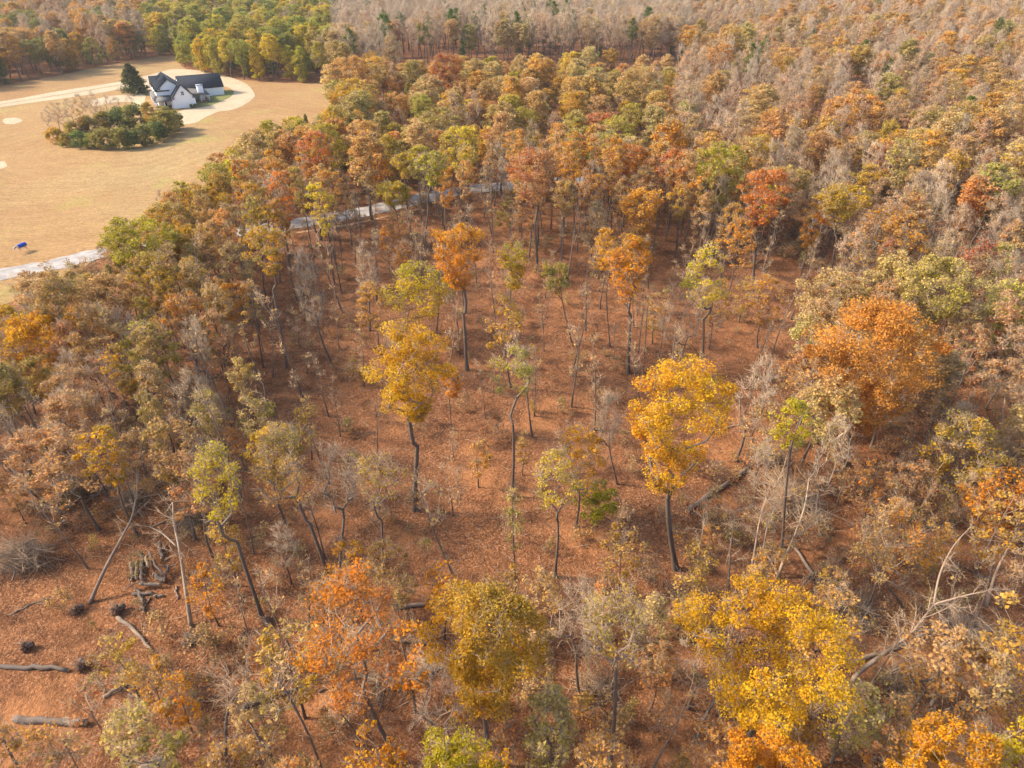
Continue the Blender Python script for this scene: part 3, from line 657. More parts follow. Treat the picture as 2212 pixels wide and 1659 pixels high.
# ------------------------------------------------------------------ trees that the photo lets one pick out
# (base pixel or None, height used when the base is hidden, crown x0 x1 top bottom, form, colour, second colour, label, short name or None)
HERO = [
 ((897,1100),0,(779,1000,705,886),'oak','gold','yellow','big golden-orange oak with a bare dark trunk forking low in the clearing','the big forked golden oak'),
 ((1460,1229),0,(1317,1587,791,1036),'oak','yellow','orange','largest bright gold tree with drooping foliage on a grey trunk','the largest bright gold tree'),
 ((1009,801),0,(915,1062,495,610),'oak','orange','gold','tall orange tree with spreading pale limbs behind the forked golden oak','the spreading orange tree'),
 ((1090,770),0,(1068,1158,527,625),'slim','lime','gold','lime-green crowned twin-stem tree beside the tall spreading orange tree','the lime twin-stem tree'),
 ((862,735),0,(800,972,583,672),'sparse','yellow','lime','flat-topped lemon yellow tree with a thin lower crown','the flat lemon tree'),
 ((1357,803),0,(1300,1425,510,640),'oak','orange','gold','round deep orange crown on a straight pale trunk with stubby limbs','the round deep orange tree'),
 ((1516,823),0,(1470,1585,535,650),'sparse','yellow','lime','ragged yellow-lime tree with a dark trunk beside the pale bare tree','the ragged yellow tree'),
 ((1464,796),0,(1410,1580,590,730),'bare','pink','tan','pale bare tree with wide curving limbs between two gold crowns','the wide pale bare tree'),
 ((1237,745),0,(1160,1240,565,630),'young','russet','olive','small leaning tree with a thin rusty crown','the small rusty leaning tree'),
 ((1265,716),0,(1240,1300,540,640),'pole','tan','tan','straight slender bare tree with a mottled grey stem in the clearing',None),
 ((1318,750),0,(1290,1330,580,640),'pole','tan','tan','dark broken-topped stem beside the round deep orange tree',None),
 ((1328,766),0,(1320,1336,700,730),'pole','tan','tan','short thin dark pole beside the dark broken-topped stem',None),
 ((1369,710),0,(1350,1385,600,650),'pole','tan','tan','slim grey pole just behind the round deep orange tree',None),
 ((1378,803),0,(1365,1400,640,700),'pole','tan','tan','pale thin pole standing close beside the round orange tree',None),
 ((1392,784),0,(1380,1412,620,690),'pole','tan','tan','second pale pole in the clump by the round orange tree',None),
 ((1420,801),0,(1418,1452,660,720),'pole','tan','tan','dark thin pole tilting toward the wide pale bare tree',None),
 ((1105,1073),0,(1062,1160,758,850),'sparse','lime','olive','crooked slender tree with a few lime sprays in mid clearing','the crooked lime-sprigged tree'),
 ((1154,896),0,(1130,1180,738,820),'pole','olive','tan','straight bare stem with short side twigs behind the crooked tree',None),
 ((815,980),0,(803,818,866,900),'pole','tan','tan','short thin dark pole beside the big forked golden oak',None),
 ((974,926),0,(940,1010,790,850),'slim','orange','gold','grey-stemmed tree half hidden behind the forked golden oak',None),
 ((1199,1243),0,(1143,1252,968,1080),'sparse','yellow','olive','small lemon-yellow tree with a rounded crown low in the clearing','the small lemon tree'),
 ((830,1238),0,(760,862,990,1080),'scant','gold','lime','twin thin stems carrying a small mustard-yellow crown','the small mustard tree'),
 ((1333,1046),0,(1285,1350,853,960),'bare','pink','pink','pinkish bare tree leaning away from the largest bright gold tree','the pink leaning bare tree'),
 ((1328,1130),0,(1228,1345,1045,1110),'young','olive','lime','low olive tree with a flat crown beneath the gold tree',None),
 ((1114,1283),0,(1083,1142,1058,1195),'young','straw','olive','narrow straw-coloured column of leaves on a dark stem',"the straw-coloured column"),
 ((723,798),0,(625,715,540,700),'bare','tan','tan','tall grey bare tree with many upright forks on a dark leaning trunk','the many-forked bare tree'),
 ((620,795),0,(530,625,500,600),'slim','gold','olive','tall dark curving trunk with a small amber crown near the road','the tall curving amber tree'),
 ((570,795),0,(520,575,600,680),'pole','tan','tan','thin dark stem standing between two tall curving trunks',None),
 ((590,816),0,(570,598,690,740),'pole','tan','tan','short slender pole beside the tall curving amber tree',None),
 ((590,903),0,(500,560,680,760),'pole','gold','tan','long dark leaning pole at the edge of the clearing','the long dark leaning pole'),
 ((505,756),0,(440,546,622,692),'slim','orange','gold','dark trunk topped by an apricot and gold crown at the clearing edge','the apricot crowned tree'),
 ((667,941),0,(625,650,800,840),'pole','tan','tan','short dark leaning pole alone in the clearing',None),
 ((432,825),0,(360,440,640,720),'slim','tan','orange','slim dark tree with a dull tan crown behind the forked pale shrub',None),
 ((306,896),0,(285,405,705,840),'sparse','lime','olive','many-stemmed pale tree with olive-yellow upper leaves','the many-stemmed pale tree'),
 ((387,863),0,(330,380,690,770),'slim','olive','gold','dark trunk with an olive crown beside the many-stemmed pale tree',None),
 ((250,861),0,(42,155,582,700),'oak','olive','tan','large olive oak with a thick dark leaning trunk by the road','the big olive oak'),
 ((287,820),0,(150,310,610,740),'slim','tan','orange','tall leaning tree with a wide loose tan crown near the road','the loose tan tree'),
 ((178,880),0,(10,200,690,850),'oak','gold','yellow','bright yellow-gold tree with pale limbs at the wood edge by the road','the roadside golden tree'),
 ((450,970),0,(383,492,828,930),'bare','pink','pink','pink twiggy bare tree with a domed crown','the domed pink bare tree'),
 ((567,1337),0,(408,532,968,1105),'sparse','lime','yellow','lime-green crown on a long thin dark trunk','the lime-crowned slim tree'),
 ((727,1293),0,(550,700,925,1080),'scant','amber','olive','twin-forked grey tree with sparse yellow leaves and a curved dark base','the curved-base sparse tree'),
 ((737,1273),0,(690,780,960,1090),'bare','tan','tan','slender twisting bare tree beside the curved-base sparse tree',None),
 ((143,1013),0,(-30,60,820,900),'slim','tan','olive','long dark leaning trunk with a loose tan crown above the brush heap',None),
 ((200,1060),0,(95,190,850,930),'sparse','russet','tan','dark trunk with a thin rusty crown above the fallen limbs',None),
 ((80,1023),0,(-60,50,800,880),'slim','olive','tan','dark slim leaning tree with an olive crown at the photo edge',None),
 ((103,1093),0,(-110,10,890,990),'bare','tan','tan','pale lichen-grey leaning bare trunk above the grey brush heap',None),
 (None,18,(883,1217,1239,1549),'oak','gold','olive','wide yellow and green oak crown with separate billowing clumps','the billowing yellow-green oak'),
 ((862,1650),0,(640,885,1240,1490),'sparse','orange','russet','orange-leaved tree with a thick curved dark trunk','the curved-trunk orange tree'),
 (None,14,(867,1094,1566,1760),'oak','gold','lime','yellow-orange bushy crown just below the billowing oak',None),
 ((1254,1519),0,(1190,1300,1262,1400),'bare','pink','tan','bare forked tree with a dark trunk beside the billowing oak','the bare forked tree'),
 ((1317,1656),0,(1250,1420,1300,1420),'scant','gold','olive','leaning dark slim tree with a scant yellow crown',None),
 (None,16,(1501,1864,1249,1533),'oak','gold','yellow','broad open yellow crown in front of the leaning pale trunks','the broad open yellow tree'),
 (None,14,(1550,1840,1530,1760),'oak','orange','gold','dense orange crown below the broad open yellow tree','the dense orange crown'),
 (None,14,(1947,2160,1516,1760),'oak','gold','orange','amber crown beside the leaning dead tree','the amber crown'),
 (None,13,(2150,2300,1560,1760),'oak','yellow','lime','small lemon crown beyond the amber crown in the corner',None),
 ((1950,1310),0,(1855,1976,1085,1240),'sparse','orange','tan','ragged apricot-orange tree among grey fallen limbs','the ragged apricot tree'),
 ((2132,1193),0,(2085,2240,1052,1172),'oak','orange','gold','deep orange crown on a short pale trunk beside the dark brush','the short pale-trunked orange tree'),
 ((1830,1010),0,(1694,2042,676,925),'oak','amber','orange','huge domed orange oak showing white limbs beneath','the huge domed orange oak'),
 ((2010,800),0,(1924,2092,575,705),'oak','straw','lime','rounded pale olive-yellow tree behind the huge domed oak','the rounded straw tree'),
 ((2110,800),0,(2115,2260,623,745),'oak','lime','straw','yellow-green tree beyond the rounded straw tree at the wood edge',None),
 ((1862,690),0,(1850,1985,441,580),'scant','gold','orange','white-limbed tree with a thin amber crown at the far end of the clearing','the white-limbed tree'),
 ((1784,658),0,(1764,1875,408,478),'slim','olive','gold','dark leaning forked trunk with a flat olive-gold crown','the dark leaning forked tree'),
 ((1623,640),0,(1585,1714,373,480),'oak','coral','orange','vivid red-orange tree with several grey stems','the vivid red-orange tree'),
 ((1524,530),0,(1483,1618,315,450),'oak','olive','lime','stout green oak with a thick dark trunk at the back of the clearing','the stout green oak'),
 ((1440,510),0,(1412,1508,326,425),'oak','coral','orange','salmon-red tree beside the stout green oak','the salmon-red tree'),
 ((1345,490),0,(1300,1410,316,400),'oak','orange','coral','bright tangerine tree with three upright lobes','the tangerine tree'),
 ((1160,590),0,(1088,1225,331,440),'oak','coral','tan','tall coral tree with a long straight grey trunk near the road end','the tall coral tree'),
 ((1172,510),0,(1130,1200,345,420),'slim','coral','tan','dark straight trunk just behind the tall coral tree',None),
 ((1215,562),0,(1180,1260,400,470),'slim','tan','olive','dark clustered stems with a thin tan crown beside the coral tree',None),
 ((1242,495),0,(1198,1262,312,400),'slim','olive','gold','olive-gold crown between the coral tree and the tangerine tree',None),
 ((1385,562),0,(1325,1452,418,512),'oak','gold','straw','amber wide-crowned tree before the tangerine tree','the amber wide-crowned tree'),
 ((1290,600),0,(1250,1320,440,540),'sparse','straw','tan','pale bleached tree with few straw leaves before the tangerine tree',None),
 ((1112,530),0,(1072,1125,430,520),'young','olive','lime','slender olive tree in front of the tall coral tree',None),
 ((864,525),0,(805,896,400,445),'slim','yellow','lime','umbrella-shaped lemon crown in front of the gravel road','the umbrella lemon tree'),
 ((843,590),0,(813,855,492,560),'young','orange','gold','narrow upright orange tree beside the umbrella lemon tree','the narrow upright orange tree'),
 ((872,612),0,(845,908,525,585),'sparse','gold','orange','thin honey-gold tree beside the narrow upright orange tree',None),
 ((913,579),0,(895,976,333,400),'slim','lime','olive','tall straight dark trunk with a lime crown high above the road','the tall lime-topped tree'),
 ((890,520),0,(842,905,333,385),'slim','lime','gold','lime crowned tree just behind the umbrella lemon tree',None),
 ((1014,502),0,(975,1045,326,400),'slim','lime','gold','tall two-tiered yellow-green tree near the road end','the two-tiered tree'),
 ((836,405),0,(798,866,315,360),'slim','lime','olive','yellow-green tree beyond the road with several slim stems',None),
 ((942,400),0,(908,977,285,345),'oak','straw','orange','buff round-headed tree beyond the road','the buff round-headed tree'),
 ((521,527),0,(495,556,340,450),'oak','orange','gold','fiery orange tree at the bend of the gravel road','the fiery orange tree'),
 ((581,510),0,(546,612,343,432),'oak','gold','tan','mustard tree beside the fiery orange one at the road bend','the mustard tree'),
 ((692,520),0,(638,728,287,390),'oak','orange','coral','tall pumpkin-orange tree on a pale leaning trunk by the road','the pumpkin-orange tree'),
 ((720,517),0,(640,692,325,390),'slim','yellow','orange','yellow crown leaning across the pumpkin-orange tree',None),
 ((750,500),0,(720,770,380,440),'pole','tan','tan','slim dark roadside stem with bare upper twigs',None),
 ((766,502),0,(745,790,395,440),'pole','tan','tan','kinked bare roadside stem beside the slim dark one',None),
 ((604,606),0,(585,625,470,530),'pole','olive','tan','dark straight stem between the road and the many-forked bare tree',None),
 ((739,593),0,(725,745,470,520),'pole','tan','tan','slender twin pole standing below the gravel road',None),
 ((799,714),0,(766,816,525,640),'bare','tan','tan','whitish bare narrow tree beside the flat lemon tree','the whitish narrow bare tree'),
 ((392,705),0,(200,345,482,600),'oak','lime','olive','fresh green-yellow tree overhanging the road edge','the green-yellow roadside tree'),
 ((455,640),0,(330,450,490,600),'oak','olive','gold','dull olive broad tree behind the green-yellow roadside tree',None),
 ((2105,705),0,(2050,2125,515,600),'sparse','red','coral','dark crimson tree among tan trees','the dark crimson tree'),
 ((1690,1180),0,(1670,1760,870,965),'young','yellow','lime','small lemon-yellow sprays beside the huge domed orange oak',None),
 ((2060,1100),0,(1985,2130,905,1040),'sparse','gold','olive','mustard and olive tree below the huge domed oak','the mustard and olive tree'),
 ((1935,500),0,(1868,1935,300,400),'oak','lime','straw','rounded lime-olive tree amid grey bare trees','the rounded lime-olive tree'),
 ((1400,310),0,(1180,1290,145,260),'oak','olive','tan','large dome-shaped olive-tan tree at the front of the far wood','the dome-shaped olive-tan tree'),
 ((1000,280),0,(915,1000,117,210),'oak','russet','orange','brick-orange tree beyond the field corner','the brick-orange tree'),
 ((790,270),0,(715,800,122,215),'oak','straw','orange','pale gold rounded tree at the far field corner','the pale gold corner tree'),
]

def leaf_n(R, ls, lai): return int(min(30000, lai*math.pi*R*R/(0.42*ls*ls)))
FORM = dict(
    oak=lambda H, R, s: dict(fork=s.uniform(.36, .46), ncl=int(34+R*13), tr=.0118*H, lai=2.1, rc=.12*R+.22, twig=5, fine=1, limbs=True, along=3, pale=.08, shape='fan'),
    slim=lambda H, R, s: dict(fork=s.uniform(.55, .64), ncl=int(18+R*10), tr=.0085*H, lai=1.9, rc=.14*R+.22, twig=5, fine=1, limbs=True, along=3, pale=.08, shape='fan'),
    sparse=lambda H, R, s: dict(fork=s.uniform(.40, .52), ncl=int(22+R*8), tr=.0088*H, lai=1.05, rc=.17*R+.2, twig=8, fine=2, limbs=True, pale=.10, along=3),
    bare=lambda H, R, s: dict(fork=s.uniform(.36, .5), ncl=int(26+R*6), tr=.0085*H, lai=0, rc=.5, twig=9, fine=3, limbs=True, pale=.06, twl=1.1, up=.9, along=2),
    scant=lambda H, R, s: dict(fork=s.uniform(.40, .52), ncl=int(22+R*8), tr=.0088*H, lai=.42, rc=.15*R+.2, twig=9, fine=3, limbs=True, pale=.03, along=3),
    pole=lambda H, R, s: dict(fork=.5, ncl=9, tr=.0078*H, lai=.25, rc=.35, twig=4, fine=1, lead=True, shape='column', twl=.7, up=.7),
    young=lambda H, R, s: dict(fork=.4, ncl=int(18+R*8), tr=.0078*H, lai=2.0, rc=.13*R+.22, twig=5, fine=1, lead=True, shape='column'))
LAND = [(hx+5, hy+10, 'the white farmhouse')]
heroes_xy = []
for k, (base, H0, (x0, x1, yt, yb), form, c1, c2, label, short) in enumerate(HERO):
    s = random.Random(100+k); cx = 0.5*(x0+x1)
    if base:
        bx, by = P(*base); D = slant(bx, by)
        H = float(np.clip(Z_at(by, cx, yt), 4.0, 24.0))
        yb_ = Z_at(by, cx, yb)
        cxw = ray(cx, 0.5*(yt+yb)); tt = by/cxw[1]; ox = float(np.clip(cxw[0]*tt-bx, -3.8, 3.8))
    else:
        H = H0; d = ray(cx, yt); t = (H*.82-CAM_H)/d[2]; by = d[1]*t; R = 0.5*(x1-x0)*slant(d[0]*t, by, H*.7)/FOC; by -= .95*R; x0, x1 = .5*(x0+x1)-.47*(x1-x0), .5*(x0+x1)+.47*(x1-x0); d = ray(cx, .5*(yt+yb)); bx = d[0]/d[1]*by
        yb_ = H*0.42; ox = 0.0
    D = slant(bx, by, H*.7)
    R = float(np.clip(0.5*(x1-x0)*D/FOC, 0.5, 9.0))
    cb = float(np.clip(max(yb_, H*.3)/H, .30, .80))
    if form in ('oak',): cb = min(cb*.93, .60)
    f = FORM[form](H, R, s); lai = f.pop('lai')
    f['fork'] = min(max(f['fork'], cb*0.72), cb*1.0) if form != 'pole' else .5
    ls = float(np.clip(.0023*D, .15, .33))
    if base is None: ls = .125; lai *= 1.35; f['rc'] = .10*R+.2; f['ncl'] = int(30+R*15)
    if form == 'pole': R = min(R, 1.6)
    g = tree_geo(300+k, H, R, cb, nleaf=leaf_n(R, ls, lai) if lai else 0, ls=ls, off=(ox, s.uniform(-.6, .6)), wob=s.uniform(.05, .18), twr=max(.010, .00016*D), **f)
    nm = {'bare': 'bare_tree', 'pole': 'bare_tree'}.get(form, 'autumn_tree')
    d = meshes_of(g, nm)
    plant(nm, d, bx, by, 0.0, (1, 1, 1), jit(COL[c1], .05), jit(COL[c2], .05), H, 'tree', 'trees with bare crowns' if nm == 'bare_tree' else 'trees in autumn leaf', label, WORD[c1], form)
    heroes_xy.append((bx, by, max(2.2, .45*R)))
    if short: LAND.append((bx, by, short))

# ------------------------------------------------------------------ kinds of tree for the woods (their meshes are shared)
def proto(kind, k):
    s = random.Random(hash_(kind)+k); sd = 5000+hash_(kind)*37+k
    if kind == 'oak': return tree_geo(sd, 18, s.uniform(3.8, 5.6), .42, .36, 80, .20, nleaf=3900, ls=.31, rc=.85, twig=5, twr=.022, along=3, pale=.08, shape='fan')
    if kind == 'full': return tree_geo(sd, 18, s.uniform(3.4, 6.4), s.uniform(.28, .42), .28, 95, .20, nleaf=4200, ls=.35, rc=.95, twig=5, twr=.024, along=3, pale=.08, shape='fan' if k % 2 else 'dome')
    if kind == 'bushy': return tree_geo(sd, 14, s.uniform(3.4, 4.4), .07, .14, 95, .18, nleaf=5600, ls=.36, rc=1.0, twig=4, twr=.02, along=2, pale=.05)
    if kind == 'slim': return tree_geo(sd, 18, s.uniform(2.4, 3.6), .52, .48, 44, .14, nleaf=1700, ls=.29, rc=.65, twig=6, fine=1, twr=.017, along=3, pale=.06, shape='fan')
    if kind == 'sparse': return tree_geo(sd, 17, s.uniform(3.0, 4.6), .40, .38, 52, .15, nleaf=1500, ls=.31, rc=.7, twig=8, fine=2, twr=.016, pale=.08, along=3)
    if kind == 'young': return tree_geo(sd, 9, s.uniform(1.5, 2.3), .25, .4, 34, .075, nleaf=900, ls=.20, rc=.45, twig=6, fine=1, lead=True, shape='column', twr=.012, along=1)
    if kind == 'bare': return tree_geo(sd, 17, s.uniform(2.2, 3.8), .42, .38, 36, .16, nleaf=0, twig=8, fine=3, twl=1.25, twr=.016, pale=.14, up=1.1, along=2)
    if kind == 'twiggy': return tree_geo(sd, 16, s.uniform(2.8, 4.6), .34, .34, 44, .15, nleaf=520, ls=.28, rc=.8, twig=9, fine=3, twl=1.25, twr=.016, pale=.09, up=.8, along=2)
    if kind == 'pole': return tree_geo(sd, 12, s.uniform(.8, 1.4), .45, .5, 10, .085, nleaf=40, ls=.25, rc=.4, twig=6, fine=2, lead=True, shape='column', twl=.8, twr=.013, pale=.08, up=.8)
    if kind == 'sapling': return tree_geo(sd, 7, s.uniform(.9, 1.5), .25, .4, 16, .06, nleaf=130, ls=.2, rc=.4, twig=7, fine=2, lead=True, shape='column', twl=.7, twr=.011, pale=.1)
def hash_(s): return sum(ord(c)*(i+3) for i, c in enumerate(s)) % 900
def conifer(seed, H, R, cb, pine=False, m=95, per=46):
    r = np.random.default_rng(seed); trunk = Acc(); crown = Acc(); tw = Acc()
    n = 10; z = np.linspace(0, H*.98, n+1); p = np.stack([.12*np.sin(z*.4+seed), .1*np.cos(z*.37), z], 1); rd = .2*(1-z/H)+.03
    tubes(trunk, p[:-1], p[1:], rd[:-1], rd[1:], 7, .2, .25)
    m = m if not pine else 60
    f = np.sort(r.uniform(0, 1, m)); zz = (cb+(1-cb)*f)*H
    env = R*((1-f)**.8*.95+.06) if not pine else R*np.sin(np.clip(f*.9+.15, 0, 1)*math.pi)**.6*.9
    a = r.uniform(0, 6.283, m); L = env*r.uniform(.7, 1.15, m)
    b0 = np.stack([np.zeros(m), np.zeros(m), zz], 1); b1 = b0+np.stack([np.cos(a)*L, np.sin(a)*L, L*(.12 if not pine else .28)*r.uniform(.2, 1.6, m)], 1)
    spikes(tw, b0, b1, .035, .2)
    t = r.uniform(.2, 1.05, (m, per))**.8
    c = b0[:, None]+(b1-b0)[:, None]*t[..., None]; c = c.reshape(-1, 3)+r.normal(size=(m*per, 3))*np.array([.22, .22, .16])*(1 if not pine else 1.5)
    leaf_quads(crown, r, c, .34, .5, np.clip(r.normal(size=len(c))*.3+.4, 0, 1), np.clip(1+r.normal(size=len(c))*.18, .5, 1.5))
    return dict(trunk=trunk, limbs={}, crown=crown, twigs=tw, H=H, R=R)
PROTO = {}
for kind, n in (('oak', 5), ('full', 6), ('bushy', 4), ('slim', 5), ('sparse', 5), ('young', 4), ('bare', 6), ('twiggy', 4), ('sapling', 4), ('pole', 5)):
    PROTO[kind] = [proto(kind, k) for k in range(n)]
PROTO['cedar'] = [conifer(41+k, 14, 2.6, .05) for k in range(3)]
PROTO['pine'] = [conifer(61+k, 20, 3.0, .55, True) for k in range(3)]
PM = {k: [meshes_of(g, k+'_tree') for g in v] for k, v in PROTO.items()}

CLEAR = [(545,535),(700,512),(840,484),(960,452),(1100,432),(1220,440),(1420,470),(1560,520),(1690,560),(1790,610),(1800,720),(1720,810),(1690,900),(1600,985),(1480,1030),(1420,1120),(1480,1230),(1400,1290),(1180,1330),(880,1300),(700,1240),(650,1150),(590,1020),(540,900),(510,820),(530,740),(560,650)]
OPEN_BL = [(-400,1190),(0,1190),(130,1170),(250,1150),(370,1180),(390,1320),(260,1390),(200,1500),(120,1620),(-100,1800),(-400,1500)]
OPEN_R = [(1560,1060),(2000,1040),(2120,1100),(2140,1330),(1980,1480),(1600,1300),(1480,1250)]
MIX = {
 'clear': (6.6, [(1.3, 'pole', 'tan', 'tan', (11, 17)), (.25, 'slim', 'gold', 'orange', (12, 17)), (.7, 'sparse', 'gold', 'amber', (9, 15)), (1.2, 'sapling', 'tan', 'pink', (4, 8)), (2.2, 'pole', 'tan', 'tan', (8, 15)), (.5, 'young', 'gold', 'tan', (6, 10))]),
 'clear_back': (4.7, [(1.4, 'slim', 'amber', 'gold', (15, 19)), (1.0, 'slim', 'orange', 'tan', (15, 19)), (.8, 'slim', 'olive', 'gold', (14, 18)), (.6, 'slim', 'yellow', 'lime', (14, 18)), (1.5, 'pole', 'tan', 'tan', (11, 17)), (.7, 'sparse', 'tan', 'amber', (13, 17)), (.6, 'bare', 'tan', 'pink', (13, 17))]),
 'open': (7.0, [(1.6, 'sapling', 'tan', 'gold', (4, 8)), (1.2, 'pole', 'tan', 'tan', (9, 14)), (.7, 'sparse', 'tan', 'amber', (8, 12)), (.6, 'young', 'straw', 'gold', (4, 8))]),
 'low': (3.9, [(1.0, 'sapling', 'tan', 'russet', (4, 9)), (1.8, 'young', 'gold', 'tan', (6, 11)), (1.5, 'young', 'orange', 'gold', (6, 11)), (1.6, 'pole', 'tan', 'tan', (8, 13)), (1.7, 'sparse', 'amber', 'tan', (8, 12)), (.9, 'sparse', 'straw', 'olive', (8, 12)), (.5, 'bare', 'tan', 'pink', (8, 12))]),
 'thin': (4.3, [(.8, 'twiggy', 'pink', 'tan', (7, 12)), (1.4, 'sapling', 'cinnamon', 'pink', (4, 9)), (.8, 'pole', 'pink', 'tan', (8, 14)), (.5, 'bare', 'pink', 'tan', (9, 13)), (1.1, 'sparse', 'russet', 'tan', (7, 12)), (1.0, 'young', 'orange', 'tan', (4, 9))]),
 'left_low': (3.7, [(1.6, 'pole', 'tan', 'tan', (9, 15)), (.8, 'bare', 'tan', 'pink', (9, 14)), (1.5, 'sparse', 'tan', 'cinnamon', (9, 15)), (.25, 'twiggy', 'tan', 'pink', (8, 14)), (1.2, 'slim', 'tan', 'olive', (12, 16)), (.6, 'slim', 'amber', 'tan', (11, 15)), (.8, 'pole', 'tan', 'tan', (9, 15)), (1.1, 'young', 'orange', 'tan', (5, 9)), (.6, 'slim', 'gold', 'olive', (11, 15))]),
 'left': (4.1, [(1.6, 'pole', 'tan', 'tan', (11, 16)), (.6, 'bare', 'tan', 'pink', (11, 15)), (1.8, 'slim', 'olive', 'tan', (13, 17)), (1.8, 'slim', 'tan', 'amber', (13, 17)), (2.0, 'sparse', 'tan', 'olive', (12, 16)), (.7, 'oak', 'olive', 'gold', (12, 16)), (.7, 'oak', 'gold', 'olive', (13, 16)), (.3, 'twiggy', 'tan', 'tan', (10, 15)), (.9, 'slim', 'straw', 'gold', (13, 17)), (.7, 'pole', 'tan', 'tan', (10, 15)), (.5, 'young', 'orange', 'tan', (6, 10))]),
 'right_near': (4.5, [(1.6, 'pole', 'tan', 'tan', (9, 16)), (1.4, 'twiggy', 'pink', 'tan', (11, 16)), (1.9, 'sparse', 'tan', 'cinnamon', (11, 16)), (.7, 'bare', 'tan', 'pink', (12, 17)), (1.3, 'sparse', 'cinnamon', 'amber', (9, 14)), (1.0, 'oak', 'tan', 'straw', (12, 15)), (.5, 'oak', 'olive', 'straw', (12, 15)), (.7, 'sapling', 'cinnamon', 'tan', (5, 9))]),
 'house_wood': (6.2, [(1.6, 'bushy', 'lime', 'olive', (12, 17)), (1.5, 'bushy', 'yellow', 'lime', (11, 15)), (1.2, 'bushy', 'green', 'lime', (12, 17)), (1.2, 'full', 'olive', 'lime', (16, 21)), (.9, 'full', 'green', 'lime', (15, 20)), (1.6, 'full', 'yellow', 'lime', (14, 19)), (2.0, 'cedar', 'lime', 'green', (11, 17)), (.6, 'twiggy', 'tan', 'pink', (15, 19)), (1.3, 'full', 'lime', 'green', (14, 19)), (.4, 'full', 'straw', 'tan', (14, 18))]),
 'corner': (6.6, [(.9, 'bushy', 'olive', 'green', (9, 14)), (.7, 'bushy', 'gold', 'olive', (9, 14)), (1.5, 'twiggy', 'tan', 'pink', (16, 21)), (.7, 'full', 'olive', 'green', (14, 19)), (.9, 'full', 'gold', 'tan', (15, 20)), (1.1, 'full', 'tan', 'amber', (15, 20)), (.5, 'full', 'green', 'olive', (14, 18)), (.9, 'bare', 'tan', 'tan', (16, 21)), (.3, 'cedar', 'dark', 'green', (10, 15))]),
 'bare_far': (6.2, [(3.4, 'bare', 'tan', 'tan', (19, 24)), (2.0, 'twiggy', 'tan', 'pink', (18, 23)), (.40, 'pine', 'green', 'dark', (19, 23)), (.25, 'cedar', 'green', 'dark', (9, 14)), (1.0, 'full', 'tan', 'straw', (16, 20)), (.3, 'full', 'olive', 'green', (15, 19)), (.3, 'full', 'amber', 'tan', (15, 19))]),
 'middle': (7.2, [(1.5, 'full', 'tan', 'gold', (14, 18)), (1.5, 'full', 'olive', 'straw', (14, 18)), (1.4, 'full', 'gold', 'straw', (14, 18)), (.8, 'full', 'yellow', 'olive', (13, 17)), (1.6, 'full', 'straw', 'tan', (14, 18)), (1.2, 'full', 'amber', 'tan', (13, 17)), (.8, 'oak', 'gold', 'olive', (13, 17)), (.25, 'full', 'cinnamon', 'coral', (12, 16)), (.7, 'oak', 'lime', 'olive', (13, 17)), (.9, 'twiggy', 'tan', 'pink', (13, 17)), (.3, 'cedar', 'green', 'olive', (8, 14)), (.2, 'sparse', 'red', 'cinnamon', (9, 13))]),
 'right_far': (6.6, [(2.9, 'twiggy', 'pink', 'tan', (13, 20)), (2.6, 'bare', 'tan', 'pink', (14, 21)), (1.8, 'full', 'tan', 'gold', (13, 18)), (1.6, 'sparse', 'tan', 'pink', (13, 17)), (.6, 'full', 'straw', 'tan', (13, 18)), (1.2, 'full', 'amber', 'tan', (12, 17)), (.5, 'full', 'olive', 'straw', (13, 18)), (.7, 'oak', 'amber', 'straw', (12, 17)), (.5, 'sparse', 'cinnamon', 'coral', (11, 15)), (.10, 'pine', 'green', 'dark', (17, 21)), (.3, 'oak', 'gold', 'olive', (13, 17))]),
}
def zones(px, py):
    z = np.full(px.shape, 'right_far', dtype='<U12')
    z[px < 1450] = 'middle'
    z[(py < 190) & (px < 1480)] = 'bare_far'
    z[(px < 330) & (py < 200)] = 'corner'
    z[(px < 730) & (py < 187) & (px >= 330)] = 'house_wood'
    z[(px > 1450) & (py > 640)] = 'right_near'
    l = (px < 600) & (py > 545); z[l] = 'left'; z[l & (py > 830)] = 'left_low'
    z[inside(OPEN_R, px, py)] = 'thin'
    z[py > 1230] = 'low'
    z[inside(OPEN_BL, px, py)] = 'open'
    z[inside(CLEAR, px, py)] = 'clear'
    z[inside(CLEAR, px, py) & ((py < 570) & (px > 930) | (py < 690) & (px < 800))] = 'clear_back'
    z[(py > 142) & (py < 208) & (px > 850) & (px < 1480)] = 'gap'
    return z

ISLAND = [(105, 262), (130, 240), (190, 226), (260, 232), (330, 238), (395, 262), (400, 290), (340, 318), (270, 330), (180, 326), (118, 316), (98, 290)]
ISLW = smooth_poly(W(ISLAND), True, 3)
cell = {}; CS = 6.0
def near(x, y, s):
    i, j = int(x//CS), int(y//CS)
    for a_ in (-1, 0, 1):
        for b_ in (-1, 0, 1):
            for (qx, qy, qs) in cell.get((i+a_, j+b_), ()):
                if (qx-x)**2+(qy-y)**2 < (0.5*(s+qs))**2: return True
    return False
def put(x, y, s): cell.setdefault((int(x//CS), int(y//CS)), []).append((x, y, s))
for q in heroes_xy: put(q[0], q[1], q[2]*1.3)
FILL = []
for q_ in ((330, 1250), (300, 1220), (360, 1270), (300, 1300), (60, 1215), (20, 1210), (100, 1230), (167, 1322), (254, 1322), (57, 1400), (175, 1440), (100, 1440), (110, 1556), (290, 1370), (1700, 1085), (1550, 1060), (1900, 1430), (1960, 1370)): put(*P(*q_), 3.2)
rc_far = rc_
cand = []
for _ in range(44000):
    y = 12+(660-12)*rng.random()**.62; hw = .86*y+26; cand.append((rng.uniform(-hw, hw), y))
